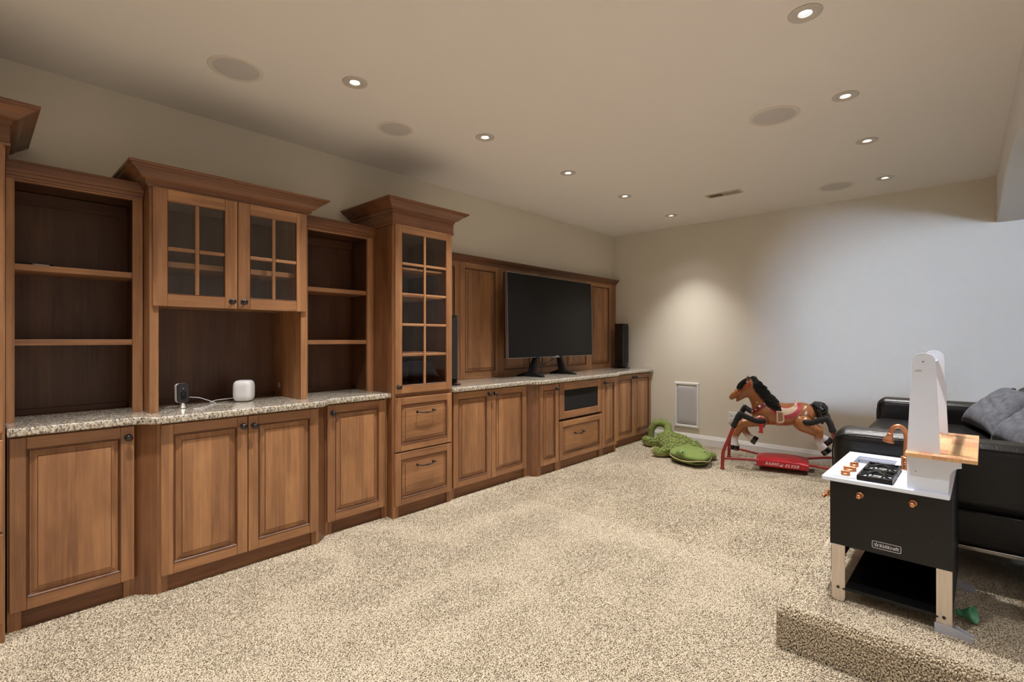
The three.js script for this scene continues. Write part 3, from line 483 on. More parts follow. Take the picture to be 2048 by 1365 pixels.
{ // small black camera on a conical foot
  const t = thing('security_camera', 'small black and white camera on a conical silver foot', 'camera', [0.332, CTOP, 5.265], 1.72);
  mesh('stand', lathe([[0, 0], [0.026, 0], [0.0275, 0.002], [0.026, 0.004], [0.011, 0.03], [0.009, 0.036], [0, 0.036]], 32), std({ color: new THREE.Color(0.55, 0.53, 0.52), metalness: 0.9, roughness: 0.22 }), t, 'silver conical foot');
  const s = roundRect(-0.031, 0.031, 0, 0.108, 0.016), mk = (d, z) => new THREE.ExtrudeGeometry(s, { depth: d, bevelEnabled: true, bevelThickness: 0.003, bevelSize: 0.003, bevelOffset: -0.003, bevelSegments: 3, curveSegments: 10 }).translate(0, 0.033, z);
  const hd = part('head', t); hd.rotation.x = -0.04;
  mesh('shell', mk(0.022, -0.018), plasticWhite, hd, 'white shell'); mesh('face', mk(0.004, 0.007), blackGloss, hd, 'glossy black face');
  const eye = roundRect(-0.014, 0.014, 0.048, 0.098, 0.0139); mesh('lens_plate', new THREE.ExtrudeGeometry(eye, { depth: 0.001, bevelEnabled: false }).translate(0, 0, 0.0138), blackMatte, hd);
  mesh('lens', move(new THREE.SphereGeometry(0.008, 20, 14).scale(1, 1, 0.4), 0, 0.084, 0.015), blackGloss, hd);
  mesh('indicator', move(new THREE.SphereGeometry(0.002, 10, 8), 0, 0.112, 0.0142), plasticWhite, hd);
  tag(mesh('cord', tube([[0.3, CTOP + 0.065, 5.24], [0.24, CTOP + 0.05, 5.2], [0.215, CTOP + 0.04, 5.15], [0.23, CTOP + 0.004, 5.07], [0.3, CTOP + 0.003, 5.1], [0.42, CTOP + 0.003, 5.2], [0.44, CTOP + 0.003, 5.24]], 0.0022, 70, 8), plasticWhite), 'thin white cord running from the small camera over the granite', 'cord');
}
{
  const t = thing('flat_case', 'thin black flat case with a pale label on the top bookcase shelf', 'case', [0.21, 1.672, 5.87], 0.1);
  mesh('body', bx(-0.06, 0.06, 0, 0.009, -0.065, 0.065, 0.003), blackMatte, t); mesh('label_strip', bx(0.056, 0.0605, 0.002, 0.006, -0.05, 0.01, 0.0005), std({ color: C('#c9c6c2'), roughness: 0.5 }), t, 'pale printed strip');
}

// ---------------------------------------------------------------- back wall fittings
{
  const t = thing('wall_grille', 'white framed grey wall grille low on the back wall', 'grille', [1.043, 0.2, 0.0]);
  mesh('frame', rectLoft(-0.158, 0.158, 0, 0.562, [[0, 0.0], [0.001, 0.012], [0.005, 0.016], [0.024, 0.016], [0.03, 0.008], [0.03, 0.001]], false), trimPaint, t);
  const g = new THREE.PlaneGeometry(0.26, 0.506, 20, 30), p = g.attributes.position; for (let i = 0; i < p.count; i++) { const u = Math.abs(p.getX(i)) / 0.13, v = Math.abs(p.getY(i)) / 0.253; p.setZ(i, 0.012 * (1 - u ** 8) * (1 - v ** 12)); } g.computeVertexNormals();
  mesh('panel', move(g, 0, 0.281, 0.004), std({ color: C('#c4c2c4'), roughness: 0.7, bumpMap: grilleBump, bumpScale: 0.0006 }), t, 'pale grey perforated panel');
}
{
  const t = thing('wall_outlet', 'white double electrical outlet on the back wall behind the horse', 'outlet', [1.612, 0.382, 0]);
  mesh('cover_plate', bx(-0.062, 0.062, -0.062, 0.062, 0, 0.007, 0.004), plasticWhite, t);
  for (const x of [-0.026, 0.026]) for (const y of [-0.022, 0.022]) { const r = mesh('receptacle', bx(x - 0.016, x + 0.016, y - 0.0165, y + 0.0165, 0.006, 0.009, 0.003), plasticWhite, t); mesh('slot', merge([bx(x - 0.009, x - 0.006, y - 0.002, y + 0.009, 0.008, 0.0095, 0), bx(x + 0.005, x + 0.008, y - 0.002, y + 0.009, 0.008, 0.0095, 0), bx(x - 0.003, x + 0.003, y - 0.012, y - 0.007, 0.008, 0.0095, 0)]), std({ color: C('#3a3734'), roughness: 0.8 }), r); }
}

// ---------------------------------------------------------------- sofa and cushions on the raised step
const leatherBump = dataTex(512, 512, (u, v, c) => { const a = fbm(u, v, 90, 90, 71, 3), b = fbm(u, v, 8, 8, 75, 3); c[0] = c[1] = c[2] = 255 * (0.6 * a + 0.4 * b); }, false);
const leather = phys({ color: new THREE.Color(0.007, 0.0062, 0.0062), roughness: 0.34, specularIntensity: 0.75, bumpMap: leatherBump, bumpScale: 0.0012 });
const soft = (x0, x1, y0, y1, z0, z1, r, seg = 6) => uvGrain(bx(x0, x1, y0, y1, z0, z1, r, seg), 'y', 0.35, 0.35, false);
{
  const t = thing('sofa', 'black leather sofa with thick rounded arms on the raised carpet step', 'sofa', [3.085, PT, 1.885]);
  const X1 = 1.02, ZN2 = 1.045;
  const body = (z0, z1) => soft(0.012, X1, 0.158, 0.33, z0, z1, 0.02);
  mesh('base', body(-ZN2 + 0.01, ZN2 - 0.01), leather, t);
  for (const s of [-1, 1]) {
    const a = part('arm', t), z0 = s > 0 ? ZN2 - 0.225 : -ZN2, z1 = s > 0 ? ZN2 : -ZN2 + 0.235;
    mesh('arm_body', soft(0, X1, 0.315, 0.648, z0, z1, 0.062, 10), leather, a);
    // welt along the top outer and inner edges and down the front
    const zo = s > 0 ? z1 - 0.004 : z0 + 0.004, zi = s > 0 ? z0 + 0.004 : z1 - 0.004;
    for (const z of [zo, zi]) mesh('welt', tube([[0.016, 0.34, z], [0.006, 0.45, z], [0.006, 0.56, z], [0.02, 0.607, z], [0.06, 0.623, z], [0.5, 0.624, z], [X1 - 0.02, 0.624, z]], 0.0035, 60, 8), leather, a);
  }
  mesh('seat_base', soft(0.02, 0.9, 0.32, 0.40, -ZN2 + 0.23, ZN2 - 0.22, 0.02), leather, t);
  for (const [a, b] of [[-ZN2 + 0.238, 0.004], [0.008, ZN2 - 0.228]]) {
    const g = soft(-0.004, 0.8, 0.385, 0.492, a, b, 0.045, 10), p = g.attributes.position; for (let i = 0; i < p.count; i++) { const u = (p.getX(i) - 0.4) / 0.42, v = (p.getZ(i) - (a + b) / 2) / ((b - a) / 2); if (p.getY(i) > 0.45) p.setY(i, p.getY(i) + 0.018 * (1 - u * u) * (1 - v * v)); } g.computeVertexNormals();
    mesh('seat_cushion', g, leather, t);
  }
  mesh('back', soft(0.80, X1, 0.32, 0.80, -ZN2 + 0.2, ZN2 - 0.2, 0.07, 8), leather, t);
  mesh('rail', merge([bx(0.03, X1 - 0.02, 0.142, 0.160, ZN2 - 0.035, ZN2 - 0.012), bx(0.03, X1 - 0.02, 0.142, 0.160, -ZN2 + 0.012, -ZN2 + 0.035), bx(0.03, 0.053, 0.142, 0.160, -ZN2 + 0.02, ZN2 - 0.02)]), chrome, t, 'polished chrome rail');
  for (const x of [0.09, X1 - 0.12]) for (const z of [-ZN2 + 0.05, ZN2 - 0.05]) mesh('leg', bx(x, x + 0.06, 0, 0.150, z - 0.014, z + 0.014, 0.004), chrome, t, 'polished chrome leg');
}
const denimMap = dataTex(512, 512, (u, v, c) => { const a = fbm(u, v, 160, 160, 91, 2), b = fbm(u, v, 16, 16, 93, 4), k = 0.62 + 0.4 * a + 0.35 * (b - 0.5); c[0] = 112 * k; c[1] = 114 * k; c[2] = 124 * k; });
const weaveBump = dataTex(256, 256, (u, v, c) => { c[0] = c[1] = c[2] = 128 + 90 * Math.sin(u * 160 * Math.PI) * Math.sin(v * 160 * Math.PI); }, false);
const cushionCloth = std({ map: denimMap, roughness: 0.95, bumpMap: weaveBump, bumpScale: 0.0008 }), yellowCloth = std({ color: C('#b9b478'), roughness: 0.95 });
function cushion(label, corner, along, up, m, tab, size) {      // corner: the cushion's lower left corner; along its bottom edge; up its face
  const t = thing('throw_pillow', label, 'pillow'), q = part('cover', t), u = V(...along).normalize(), n = u.clone().cross(V(...up)).normalize(), v = n.clone().cross(u);
  t.quaternion.setFromRotationMatrix(new THREE.Matrix4().makeBasis(u, v, n)); t.position.set(...corner).addScaledVector(u, size[0] / 2).addScaledVector(n, 0.03);
  const N = 44, mk = (s) => { const g = new THREE.PlaneGeometry(2, 2, N, N), p = g.attributes.position; for (let i = 0; i < p.count; i++) { const u = p.getX(i), v = p.getY(i), e = Math.max(Math.abs(u), Math.abs(v)), pin = 1 - 0.09 * (1 - u * u) * (v * v) , pin2 = 1 - 0.09 * (1 - v * v) * (u * u), h = Math.pow(Math.max(0, (1 - u ** 4) * (1 - v ** 4)), 0.55), wr = 0.006 * Math.sin(7 * u + 9 * v + 3 * Math.sin(4 * v)) * (1 - e); p.setXYZ(i, u * pin2 * size[0] / 2, (v * pin + 1) * size[1] / 2, s * (h * size[2] / 2 + wr)); } g.computeVertexNormals(); return g; };
  mesh('front_cloth', mk(1), m, q); mesh('back_cloth', mk(-1), m, q);
  if (tab) mesh('tab', bx(-0.03, 0.03, size[1] - 0.022, size[1] + 0.008, -0.004, 0.004, 0.001).translate(-size[0] / 2 + 0.045, 0, 0), blackMatte, t, 'black cloth tab');
  return t;
}
cushion('blue-grey cloth pillow with a black tab at its corner, leaning on the sofa back', [3.622, 0.678, 1.09], [0.2, 0, 0.98], [0.245, 0.235, -0.05], cushionCloth, true, [0.74, 0.37, 0.17]);
cushion('blue-grey cloth pillow at the picture edge, nearer than the tabbed pillow', [3.755, 0.68, 1.885], [0.2, 0, 0.98], [0.245, 0.24, -0.05], cushionCloth, false, [0.6, 0.36, 0.16]);

// ---------------------------------------------------------------- toy kitchen (local z runs away from the viewer as minus depth)
{
  const t = thing('toy_kitchen', 'black and white wooden toy kitchen with copper fittings on the carpet step', 'toy kitchen', [3.19, 0, 3.557], -0.023);
  const D = 0.575, black = phys({ color: new THREE.Color(0.007, 0.007, 0.0075), roughness: 0.4, specularIntensity: 0.6 }), white = phys({ color: new THREE.Color(0.76, 0.83, 0.98), roughness: 0.35 }), grey = std({ color: new THREE.Color(0.46, 0.48, 0.55), roughness: 0.45 });
  const paleMap = dataTex(256, 256, (u, v, c) => { const k = fbm(u, v, 40, 3, 61, 4); c[0] = 198 + 28 * k; c[1] = 182 + 28 * k; c[2] = 164 + 28 * k; });
  const pale = std({ map: paleMap, roughness: 0.55 });
  for (const z of [0, -D + 0.012]) mesh('side_panel', bx(-0.006, 0.392, 0.425, 0.700, z - 0.012, z, 0.002), black, t);
  for (const [x0, x1, far] of [[0, 0.048, 0], [0.345, 0.392, 0], [0, 0.048, 1], [0.345, 0.392, 1]]) {
    const r = 0.016, s = roundRect(x0, x1, PT + 0.006, 0.427, 0.001); const sh = new THREE.Shape(); sh.moveTo(x0, 0.427); sh.lineTo(x0, PT + 0.006 + r); sh.quadraticCurveTo(x0 + 0.002, PT + 0.006, x0 + r, PT + 0.006); sh.lineTo(x1 - (x0 < 0.1 ? r * 0.7 : 0.002), PT + 0.006); sh.quadraticCurveTo(x1, PT + 0.006, x1, PT + 0.006 + (x0 < 0.1 ? r * 1.6 : 0.002)); sh.lineTo(x1, 0.427);
    const g = new THREE.ExtrudeGeometry(sh, { depth: 0.009, bevelEnabled: true, bevelThickness: 0.0015, bevelSize: 0.0015, bevelOffset: -0.0015, bevelSegments: 2 });
    mesh('leg', uvGrain(g.translate(0, 0, far ? -D + 0.001 : -0.0115), 'y', 0.2, 0.5), pale, t, 'pale wood leg');
  }
  for (const [x, hole] of [[0.024, 1], [0.368, 1]]) if (hole) { const g = new THREE.CylinderGeometry(0.0055, 0.0055, 0.002, 18); g.rotateX(Math.PI / 2); mesh('screw_hole', g.translate(x, 0.243, 0.0005), std({ color: C('#2a1712'), roughness: 0.7 }), t); }
  for (const [x0, x1] of [[0.040, 0.053], [0.340, 0.3515]]) mesh('shelf_end', bx(x0, x1, 0.2375, 0.2435, -0.01, 0.0012, 0.0005), black, t);
  mesh('front_panel', bx(-0.004, 0.010, 0.30, 0.700, -D, -0.012, 0.002), black, t);
  mesh('back_panel', bx(0.378, 0.392, 0.235, 0.700, -D, -0.012, 0.002), black, t);
  mesh('inner_panel', bx(0.010, 0.378, 0.235, 0.700, -D + 0.013, -D + 0.018, 0), black, t);
  mesh('lower_shelf', bx(0.045, 0.345, 0.234, 0.246, -D + 0.01, -0.006, 0.001), black, t);
  mesh('oven_floor', bx(0.010, 0.378, 0.425, 0.435, -D + 0.018, -0.012, 0), black, t);
  { // oven door handle on the hidden front, its end showing
    const hdl = part('oven_handle', t); mesh('grip', capTube([[-0.04, 0.61, -0.05], [-0.04, 0.61, -0.3]], 0.008, 4), copper, hdl, 'copper bar'); for (const z of [-0.08, -0.27]) mesh('post', bar([-0.004, 0.61, z], [-0.04, 0.61, z], 0.006), copper, hdl);
  }
  for (const [x, y] of [[0.102, 0.655], [0.276, 0.661]]) { const g = lathe([[0, 0], [0.0125, 0], [0.0135, 0.002], [0.011, 0.004], [0.0062, 0.006], [0.0062, 0.027], [0.0088, 0.030], [0.0088, 0.038], [0.006, 0.041], [0, 0.041]], 26); g.rotateX(Math.PI / 2); mesh('peg', g.translate(x, y, 0), copper, t, 'copper hanging peg'); }
  for (const [x, y] of [[-0.001, 0.69], [0.053, 0.43], [0.062, 0.595], [0.228, 0.536], [0.33, 0.518], [0.33, 0.43], [0.384, 0.52]]) { const g = new THREE.SphereGeometry(0.0018, 10, 6); g.scale(1, 1, 0.4); mesh('screw_cap', g.translate(x, y, 0.0003), std({ color: C('#3b3a3c'), roughness: 0.3 }), t); }
  { // worktop with a sink cut out
    const s = roundRect(-0.034, 0.386, -0.022, 0.612, 0.008), h = new THREE.Path(); [[0.022, 0.345], [0.176, 0.345], [0.176, 0.512], [0.022, 0.512]].reverse().forEach(([x, y], i) => i ? h.lineTo(x, y) : h.moveTo(x, y)); h.closePath(); s.holes.push(h);
    const g = new THREE.ExtrudeGeometry(s, { depth: 0.012, bevelEnabled: true, bevelThickness: 0.0025, bevelSize: 0.0025, bevelOffset: -0.0025, bevelSegments: 2 }); g.rotateX(-Math.PI / 2);
    mesh('worktop', g.translate(0, 0.7025, 0), white, t, 'white worktop');
    const b = part('sink', t); mesh('basin', merge([bx(0.02, 0.178, 0.655, 0.66, -0.514, -0.343, 0), bx(0.0185, 0.022, 0.655, 0.703, -0.514, -0.343, 0), bx(0.176, 0.1795, 0.655, 0.703, -0.514, -0.343, 0), bx(0.02, 0.178, 0.655, 0.703, -0.516, -0.512, 0), bx(0.02, 0.178, 0.655, 0.703, -0.345, -0.341, 0)]), grey, b, 'grey sunken basin');
    mesh('sink_rim', new THREE.ExtrudeGeometry((() => { const q = roundRect(0.012, 0.186, 0.335, 0.522, 0.006), hh = new THREE.Path(); [[0.022, 0.345], [0.176, 0.345], [0.176, 0.512], [0.022, 0.512]].reverse().forEach(([x, y], i) => i ? hh.lineTo(x, y) : hh.moveTo(x, y)); q.holes.push(hh); return q; })(), { depth: 0.002, bevelEnabled: false }).rotateX(-Math.PI / 2).translate(0, 0.717, 0), white, b);
  }
  mesh('knob_plate', new THREE.ExtrudeGeometry(roundRect(0.006, 0.084, 0.0, 0.325, 0.006), { depth: 0.003, bevelEnabled: false }).rotateX(-Math.PI / 2).translate(0, 0.717, 0), std({ color: new THREE.Color(0.56, 0.57, 0.62), roughness: 0.4 }), t, 'pale grey control plate');
  for (const [d, r, a] of [[0.045, 0.017, 0.3], [0.142, 0.024, 0.1], [0.245, 0.017, 0.5]]) { const g = merge([lathe([[0, 0], [r, 0], [r, 0.006], [r * 0.92, 0.010], [0, 0.010]], 28), bx(-r, r, 0.008, 0.019, -r * 0.28, r * 0.28, 0.003).rotateY(a)]); mesh('control_knob', g.translate(0.043, 0.72, -d), copper, t, 'copper control knob'); }
  for (const [d0, d1] of [[0.0, 0.15], [0.162, 0.312]]) {
    const b = part('burner_grate', t), x0 = 0.09, x1 = 0.21, y0 = 0.717, y1 = 0.742, cz = -(d0 + d1) / 2, cx = (x0 + x1) / 2;
    mesh('grate_frame', merge([bx(x0, x1, y0, y1 - 0.004, -d0 - 0.008, -d0, 0.001), bx(x0, x1, y0, y1 - 0.004, -d1, -d1 + 0.008, 0.001), bx(x0, x0 + 0.008, y0, y1 - 0.004, -d1, -d0, 0.001), bx(x1 - 0.008, x1, y0, y1 - 0.004, -d1, -d0, 0.001)]), black, b);
    mesh('grate_bars', merge([capTube([[x0 + 0.004, y1 - 0.006, -d0 - 0.006], [cx, y1 + 0.004, cz], [x1 - 0.004, y1 - 0.006, -d1 + 0.006]], 0.0042, 20), capTube([[x1 - 0.004, y1 - 0.006, -d0 - 0.006], [cx, y1 + 0.004, cz], [x0 + 0.004, y1 - 0.006, -d1 + 0.006]], 0.0042, 20), capTube([[x0 + 0.004, y1 - 0.006, cz], [cx, y1 + 0.003, cz], [x1 - 0.004, y1 - 0.006, cz]], 0.004, 16), ...[0.035, 0.085].map((o) => capTube([[x0 + o, y1 - 0.005, -d0 - 0.004], [x0 + o, y1 + 0.001, cz], [x0 + o, y1 - 0.005, -d1 + 0.004]], 0.0038, 16))]), black, b);
    mesh('burner', lathe([[0, 0], [0.035, 0], [0.034, 0.004], [0.02, 0.005], [0.018, 0.009], [0, 0.009]], 30).translate(cx, 0.717, cz), std({ color: new THREE.Color(0.6, 0.58, 0.56), metalness: 0.8, roughness: 0.35 }), b, 'pale metal burner disc');
  }
  { // copper tap
    const f = part('tap', t), x = 0.221, z = -0.355;
    mesh('tap_base', merge([lathe([[0, 0], [0.022, 0], [0.022, 0.006], [0.018, 0.008], [0.0175, 0.05], [0.019, 0.052], [0.019, 0.056], [0.012, 0.06], [0, 0.06]], 26).translate(x, 0.717, z), move(new THREE.SphereGeometry(0.008, 14, 10), x, 0.748, z + 0.019)]), copper, f);
    mesh('spout', tube([[x, 0.765, z], [x + 0.001, 0.82, z], [x + 0.002, 0.868, z], [x - 0.004, 0.895, z + 0.001], [x - 0.022, 0.911, z + 0.002], [x - 0.041, 0.905, z + 0.004], [x - 0.052, 0.886, z + 0.005], [x - 0.055, 0.872, z + 0.006]], 0.0098, 60, 16), copper, f);
    const g = lathe([[0, 0], [0.0105, 0], [0.012, 0.004], [0.012, 0.012], [0.017, 0.022], [0.0215, 0.036], [0.0215, 0.043], [0.017, 0.044], [0, 0.040]], 28); g.rotateX(Math.PI); g.rotateZ(-0.2); mesh('nozzle', g.translate(x - 0.055, 0.876, z + 0.006), copper, f);
  }
  { // upright: two white tapering panels, a top rail and the butcher-block counter
    const sh = () => { const s = new THREE.Shape(); s.moveTo(0.257, 0.868); s.lineTo(0.2725, 1.225); s.bezierCurveTo(0.274, 1.247, 0.288, 1.257, 0.306, 1.257); s.bezierCurveTo(0.324, 1.257, 0.34, 1.249, 0.343, 1.230); s.lineTo(0.357, 0.868); s.closePath(); return s; };
    const lo = () => { const s = new THREE.Shape(); s.moveTo(0.257, 0.702); s.lineTo(0.257, 0.853); s.lineTo(0.418, 0.853); s.lineTo(0.418, 0.823); s.quadraticCurveTo(0.390, 0.820, 0.385, 0.785); s.lineTo(0.3795, 0.702); s.closePath(); return s; };
    for (const z of [0.004, -D + 0.004]) {
      mesh('upright_panel', new THREE.ExtrudeGeometry(sh(), { depth: 0.010, bevelEnabled: true, bevelThickness: 0.0012, bevelSize: 0.0012, bevelOffset: -0.0012, bevelSegments: 2, curveSegments: 16 }).translate(0, 0, z - 0.011), white, t, 'white tapering upright panel');
      mesh('support_panel', new THREE.ExtrudeGeometry(lo(), { depth: 0.010, bevelEnabled: true, bevelThickness: 0.0012, bevelSize: 0.0012, bevelOffset: -0.0012, bevelSegments: 2, curveSegments: 12 }).translate(0, 0, z - 0.011), white, t, 'white bracket panel');
    }
    mesh('top_rail', bx(0.300, 0.322, 1.200, 1.212, -D + 0.006, -0.006, 0.002), white, t, 'white top rail');
    const blockMap = canvasTex(256, 768, (x, w, h) => { x.fillStyle = '#d9ac78'; x.fillRect(0, 0, w, h); let k = 5; const q = () => (k = (k * 16807) % 2147483647) / 2147483647; for (let r = 0; r < 5; r++) { let y = -q() * 120; while (y < h) { const l = 90 + q() * 120, c = ['#e2bd8e', '#d9ac78', '#cf9a72', '#c98f6a', '#e0b483', '#dcae86'][Math.floor(q() * 6)]; x.fillStyle = c; x.fillRect(r * w / 5, y, w / 5, l); x.fillStyle = 'rgba(120,70,40,0.16)'; for (let i = 0; i < 10; i++) x.fillRect(r * w / 5 + q() * w / 5, y, 1, l); x.fillStyle = 'rgba(90,50,30,0.35)'; x.fillRect(r * w / 5, y, w / 5, 1.2); y += l; } x.fillStyle = 'rgba(90,50,30,0.25)'; x.fillRect(r * w / 5, 0, 1, h); } });
    blockMap.wrapS = blockMap.wrapT = THREE.RepeatWrapping;
    mesh('block_counter', uvGrain(bx(0.254, 0.463, 0.853, 0.868, -0.6, 0.05, 0.0015), 'z', 0.21, 0.66, false), std({ map: blockMap, roughness: 0.42 }), t, 'butcher-block printed counter');
  }
  for (const z of [0, -0.49]) { // grey stabiliser feet
    const s = [[0.340, 0], [0.452, 0], [0.452, 0.014], [0.400, 0.034], [0.340, 0.038]];
    mesh('stabiliser', merge([plate(s, 0.004).translate(0, PT + 0.003, z + 0.004), plate(s, 0.004).translate(0, PT + 0.003, z - 0.03), bx(0.340, 0.452, PT + 0.003, PT + 0.007, z - 0.03, z + 0.006, 0)]), grey, t, 'grey plastic stabiliser foot');
  }
  const logo = canvasTex(760, 240, (x, w, h) => {
    x.fillStyle = '#151516'; x.fillRect(0, 0, w, h); x.strokeStyle = x.fillStyle = '#dcdce6'; x.lineWidth = 13; x.beginPath(); x.roundRect(12, 12, w - 24, h - 24, 42); x.stroke();
    for (let i = 0; i < 5; i++) { const a = -Math.PI / 2 + i * Math.PI * 0.4; x.save(); x.translate(120 + 34 * Math.cos(a), 122 + 34 * Math.sin(a)); x.rotate(a); x.beginPath(); x.ellipse(6, 0, 24, 14, 0, 0, 7); x.fill(); x.restore(); }
    x.font = 'bold 122px serif'; x.textBaseline = 'middle'; x.fillText('KidKraft', 196, 122, 500); x.font = '28px sans-serif'; x.fillText('®', 690, 92);
  });
  const face = (w, h, d, m) => { const g = new THREE.BoxGeometry(w, h, d); return g; };
  mesh('logo', face(0.097, 0.031, 0.0008), std({ map: logo, roughness: 0.4 }), t, 'white printed maker name').position.set(0.191, 0.4625, 0.0006);
  const mini = canvasTex(256, 80, (x, w, h) => { x.fillStyle = '#d5d6df'; x.fillRect(0, 0, w, h); x.strokeStyle = x.fillStyle = '#5a5f7c'; x.lineWidth = 7; x.beginPath(); x.roundRect(6, 6, w - 12, h - 12, 22); x.stroke(); x.font = 'bold 40px serif'; x.textBaseline = 'middle'; x.fillText('KidKraft', 62, 42, 172); });
  mesh('logo', face(0.021, 0.0066, 0.0008), std({ map: mini, roughness: 0.5 }), t, 'small printed maker name').position.set(0.292, 1.187, 0.0044);
  { const g = new THREE.SphereGeometry(0.0042, 14, 8); g.scale(1, 1, 0.4); mesh('screw_cap', g.translate(0.3065, 1.223, 0.0045), std({ color: C('#9b9ba2'), metalness: 0.7, roughness: 0.3 }), t); }
  mesh('screw_cap', new THREE.SphereGeometry(0.003, 12, 8).scale(1, 1, 0.4).translate(0.284, 0.79, 0.0045), std({ color: C('#b9b9c2'), metalness: 0.3, roughness: 0.4 }), t);
}
{ // green toy cup lying on the carpet
  const t = thing('toy_cup', 'small green toy cup lying on the raised carpet beside the kitchen', 'cup', [3.622, PT + 0.036, 3.40], 0);
  const g = lathe([[0, -0.026], [0.013, -0.026], [0.015, -0.022], [0.012, -0.014], [0.0135, -0.004], [0.022, 0.010], [0.0265, 0.020], [0.0275, 0.026], [0.0245, 0.026], [0.020, 0.012], [0.008, -0.002], [0, -0.004]], 36);
  g.scale(1.12, 1, 1.12); g.rotateZ(-1.25); g.rotateY(-0.35); mesh('cup_body', g, phys({ color: new THREE.Color(0.09, 0.43, 0.23), roughness: 0.3, clearcoat: 0.4 }), t);
}

// ---------------------------------------------------------------- spring horse (local x runs from the head to the tail)
{
  const t = thing('spring_horse', 'brown plastic riding horse with black yarn mane on a red metal spring frame', 'rocking horse', [2.2, 0, 0.62], 12.7 * Math.PI / 180);
  const red = phys({ color: new THREE.Color(0.30, 0.022, 0.022), roughness: 0.3, clearcoat: 0.3 }), redPlastic = phys({ color: new THREE.Color(0.52, 0.018, 0.03), roughness: 0.32 }), foam = std({ color: new THREE.Color(0.012, 0.012, 0.013), roughness: 0.85 });
  const Z = 0.10;
  const bodyChains = [
    { p: [[-0.388, 0.700, 0, 0.026], [-0.365, 0.722, 0, 0.034], [-0.30, 0.765, 0, 0.043], [-0.225, 0.805, 0, 0.064], [-0.205, 0.85, 0, 0.05]], k: 0.02 },
    { p: [[-0.333, 0.672, 0, 0.015], [-0.295, 0.71, 0, 0.026], [-0.25, 0.755, 0, 0.045]], k: 0.012 },
    { p: [[-0.20, 0.80, 0, 0.062], [-0.125, 0.67, 0, 0.085], [-0.075, 0.575, 0, 0.118]], k: 0.03 },
    { p: [[-0.08, 0.56, 0, 0.118], [0.10, 0.556, 0, 0.112], [0.24, 0.575, 0, 0.104], [0.258, 0.58, 0, 0.104]], k: 0.03 },
    ...[1, -1].flatMap((s) => [{ p: [[-0.105, 0.50, s * 0.07, 0.062], [-0.105, 0.492, s * 0.088, 0.058]], k: 0.012 }, { p: [[0.25, 0.50, s * 0.06, 0.088], [0.262, 0.49, s * 0.075, 0.078]], k: 0.012 }]),
    { p: [[-0.11, 0.49, Z, 0.052], [-0.265, 0.452, Z, 0.042], [-0.292, 0.425, Z, 0.038], [-0.345, 0.315, Z, 0.030], [-0.352, 0.262, Z, 0.032], [-0.347, 0.226, Z, 0.040]], k: 0.02 },
    { p: [[-0.11, 0.49, -Z, 0.052], [-0.26, 0.44, -Z, 0.040], [-0.28, 0.405, -Z, 0.036], [-0.272, 0.345, -Z, 0.032], [-0.235, 0.295, -Z, 0.030], [-0.205, 0.272, -Z, 0.034]], k: 0.02 },
    { p: [[0.262, 0.49, Z, 0.078], [0.345, 0.435, Z, 0.052], [0.382, 0.428, Z, 0.040], [0.382, 0.36, Z, 0.036], [0.392, 0.31, Z, 0.033], [0.420, 0.272, Z, 0.038]], k: 0.02 },
    { p: [[0.262, 0.49, -Z, 0.078], [0.345, 0.435, -Z, 0.052], [0.385, 0.425, -Z, 0.040], [0.385, 0.38, -Z, 0.036], [0.41, 0.345, -Z, 0.033], [0.445, 0.325, -Z, 0.036]], k: 0.02 },
  ];
  const bodyF = chains(bodyChains);
  const flat = (x, y, z) => bodyF(x, y, z) + 0.006 * sstep(0.13, 0.17, Math.abs(z));
  const bodyG = paint(field(flat, [-0.45, 0.17, -0.19], [0.51, 0.94, 0.19], 120), (x, y, z, c) => {
    const front = x < 0 ? sstep(0.335, 0.275, y) : sstep(0.385, 0.315, y - (z < 0 ? 0.035 : 0)) * sstep(0.32, 0.36, x), k = front;
    c.setRGB(lerp(0.32, 0.80, k), lerp(0.115, 0.78, k), lerp(0.035, 0.80, k));
    const n = sstep(0.012, 0.0, Math.hypot(x + 0.405, y - 0.722)); if (n > 0) c.lerp(new THREE.Color(0.06, 0.025, 0.015), n * 0.8);
  });
  mesh('body', bodyG, phys({ vertexColors: true, color: 0xffffff, roughness: 0.3, clearcoat: 0.25, clearcoatRoughness: 0.2 }), t);
  const shell = (off, region, lo, hi, res) => field((x, y, z) => Math.max(flat(x, y, z) - off, region(x, y, z)), lo, hi, res);
  const blanketB = (x) => 0.528 + 0.10 * Math.pow(Math.abs((x - 0.105) / 0.135), 2.6);
  const skin = [[-0.05, 0.41, -0.14], [0.27, 0.70, 0.14]];
  mesh('saddle_blanket', shell(0.0045, (x, y, z) => Math.max(blanketB(x) - y, Math.abs(x - 0.105) - 0.132, Math.min(y - 0.64, 0.203 - x)), ...skin, 90), phys({ color: new THREE.Color(0.42, 0.035, 0.05), roughness: 0.35 }), t, 'red painted saddle blanket');
  mesh('saddle_trim', shell(0.0075, (x, y, z) => Math.max(blanketB(x) + 0.035 + 0.02 * Math.abs(x - 0.1) / 0.1 - y, Math.abs(x - 0.1) - 0.108, -(Math.hypot((x - 0.105) / 0.085, (y - 0.69) / 0.06) - 1) * 0.05), ...skin, 90), phys({ color: new THREE.Color(0.62, 0.44, 0.30), roughness: 0.4 }), t, 'cream saddle');
  mesh('cantle', capTube([[0.19, 0.655, 0.075], [0.198, 0.682, 0.045], [0.202, 0.69, 0], [0.198, 0.682, -0.045], [0.19, 0.655, -0.075]], 0.011, 24), phys({ color: new THREE.Color(0.62, 0.46, 0.28), roughness: 0.4 }), t, 'cream saddle rim');
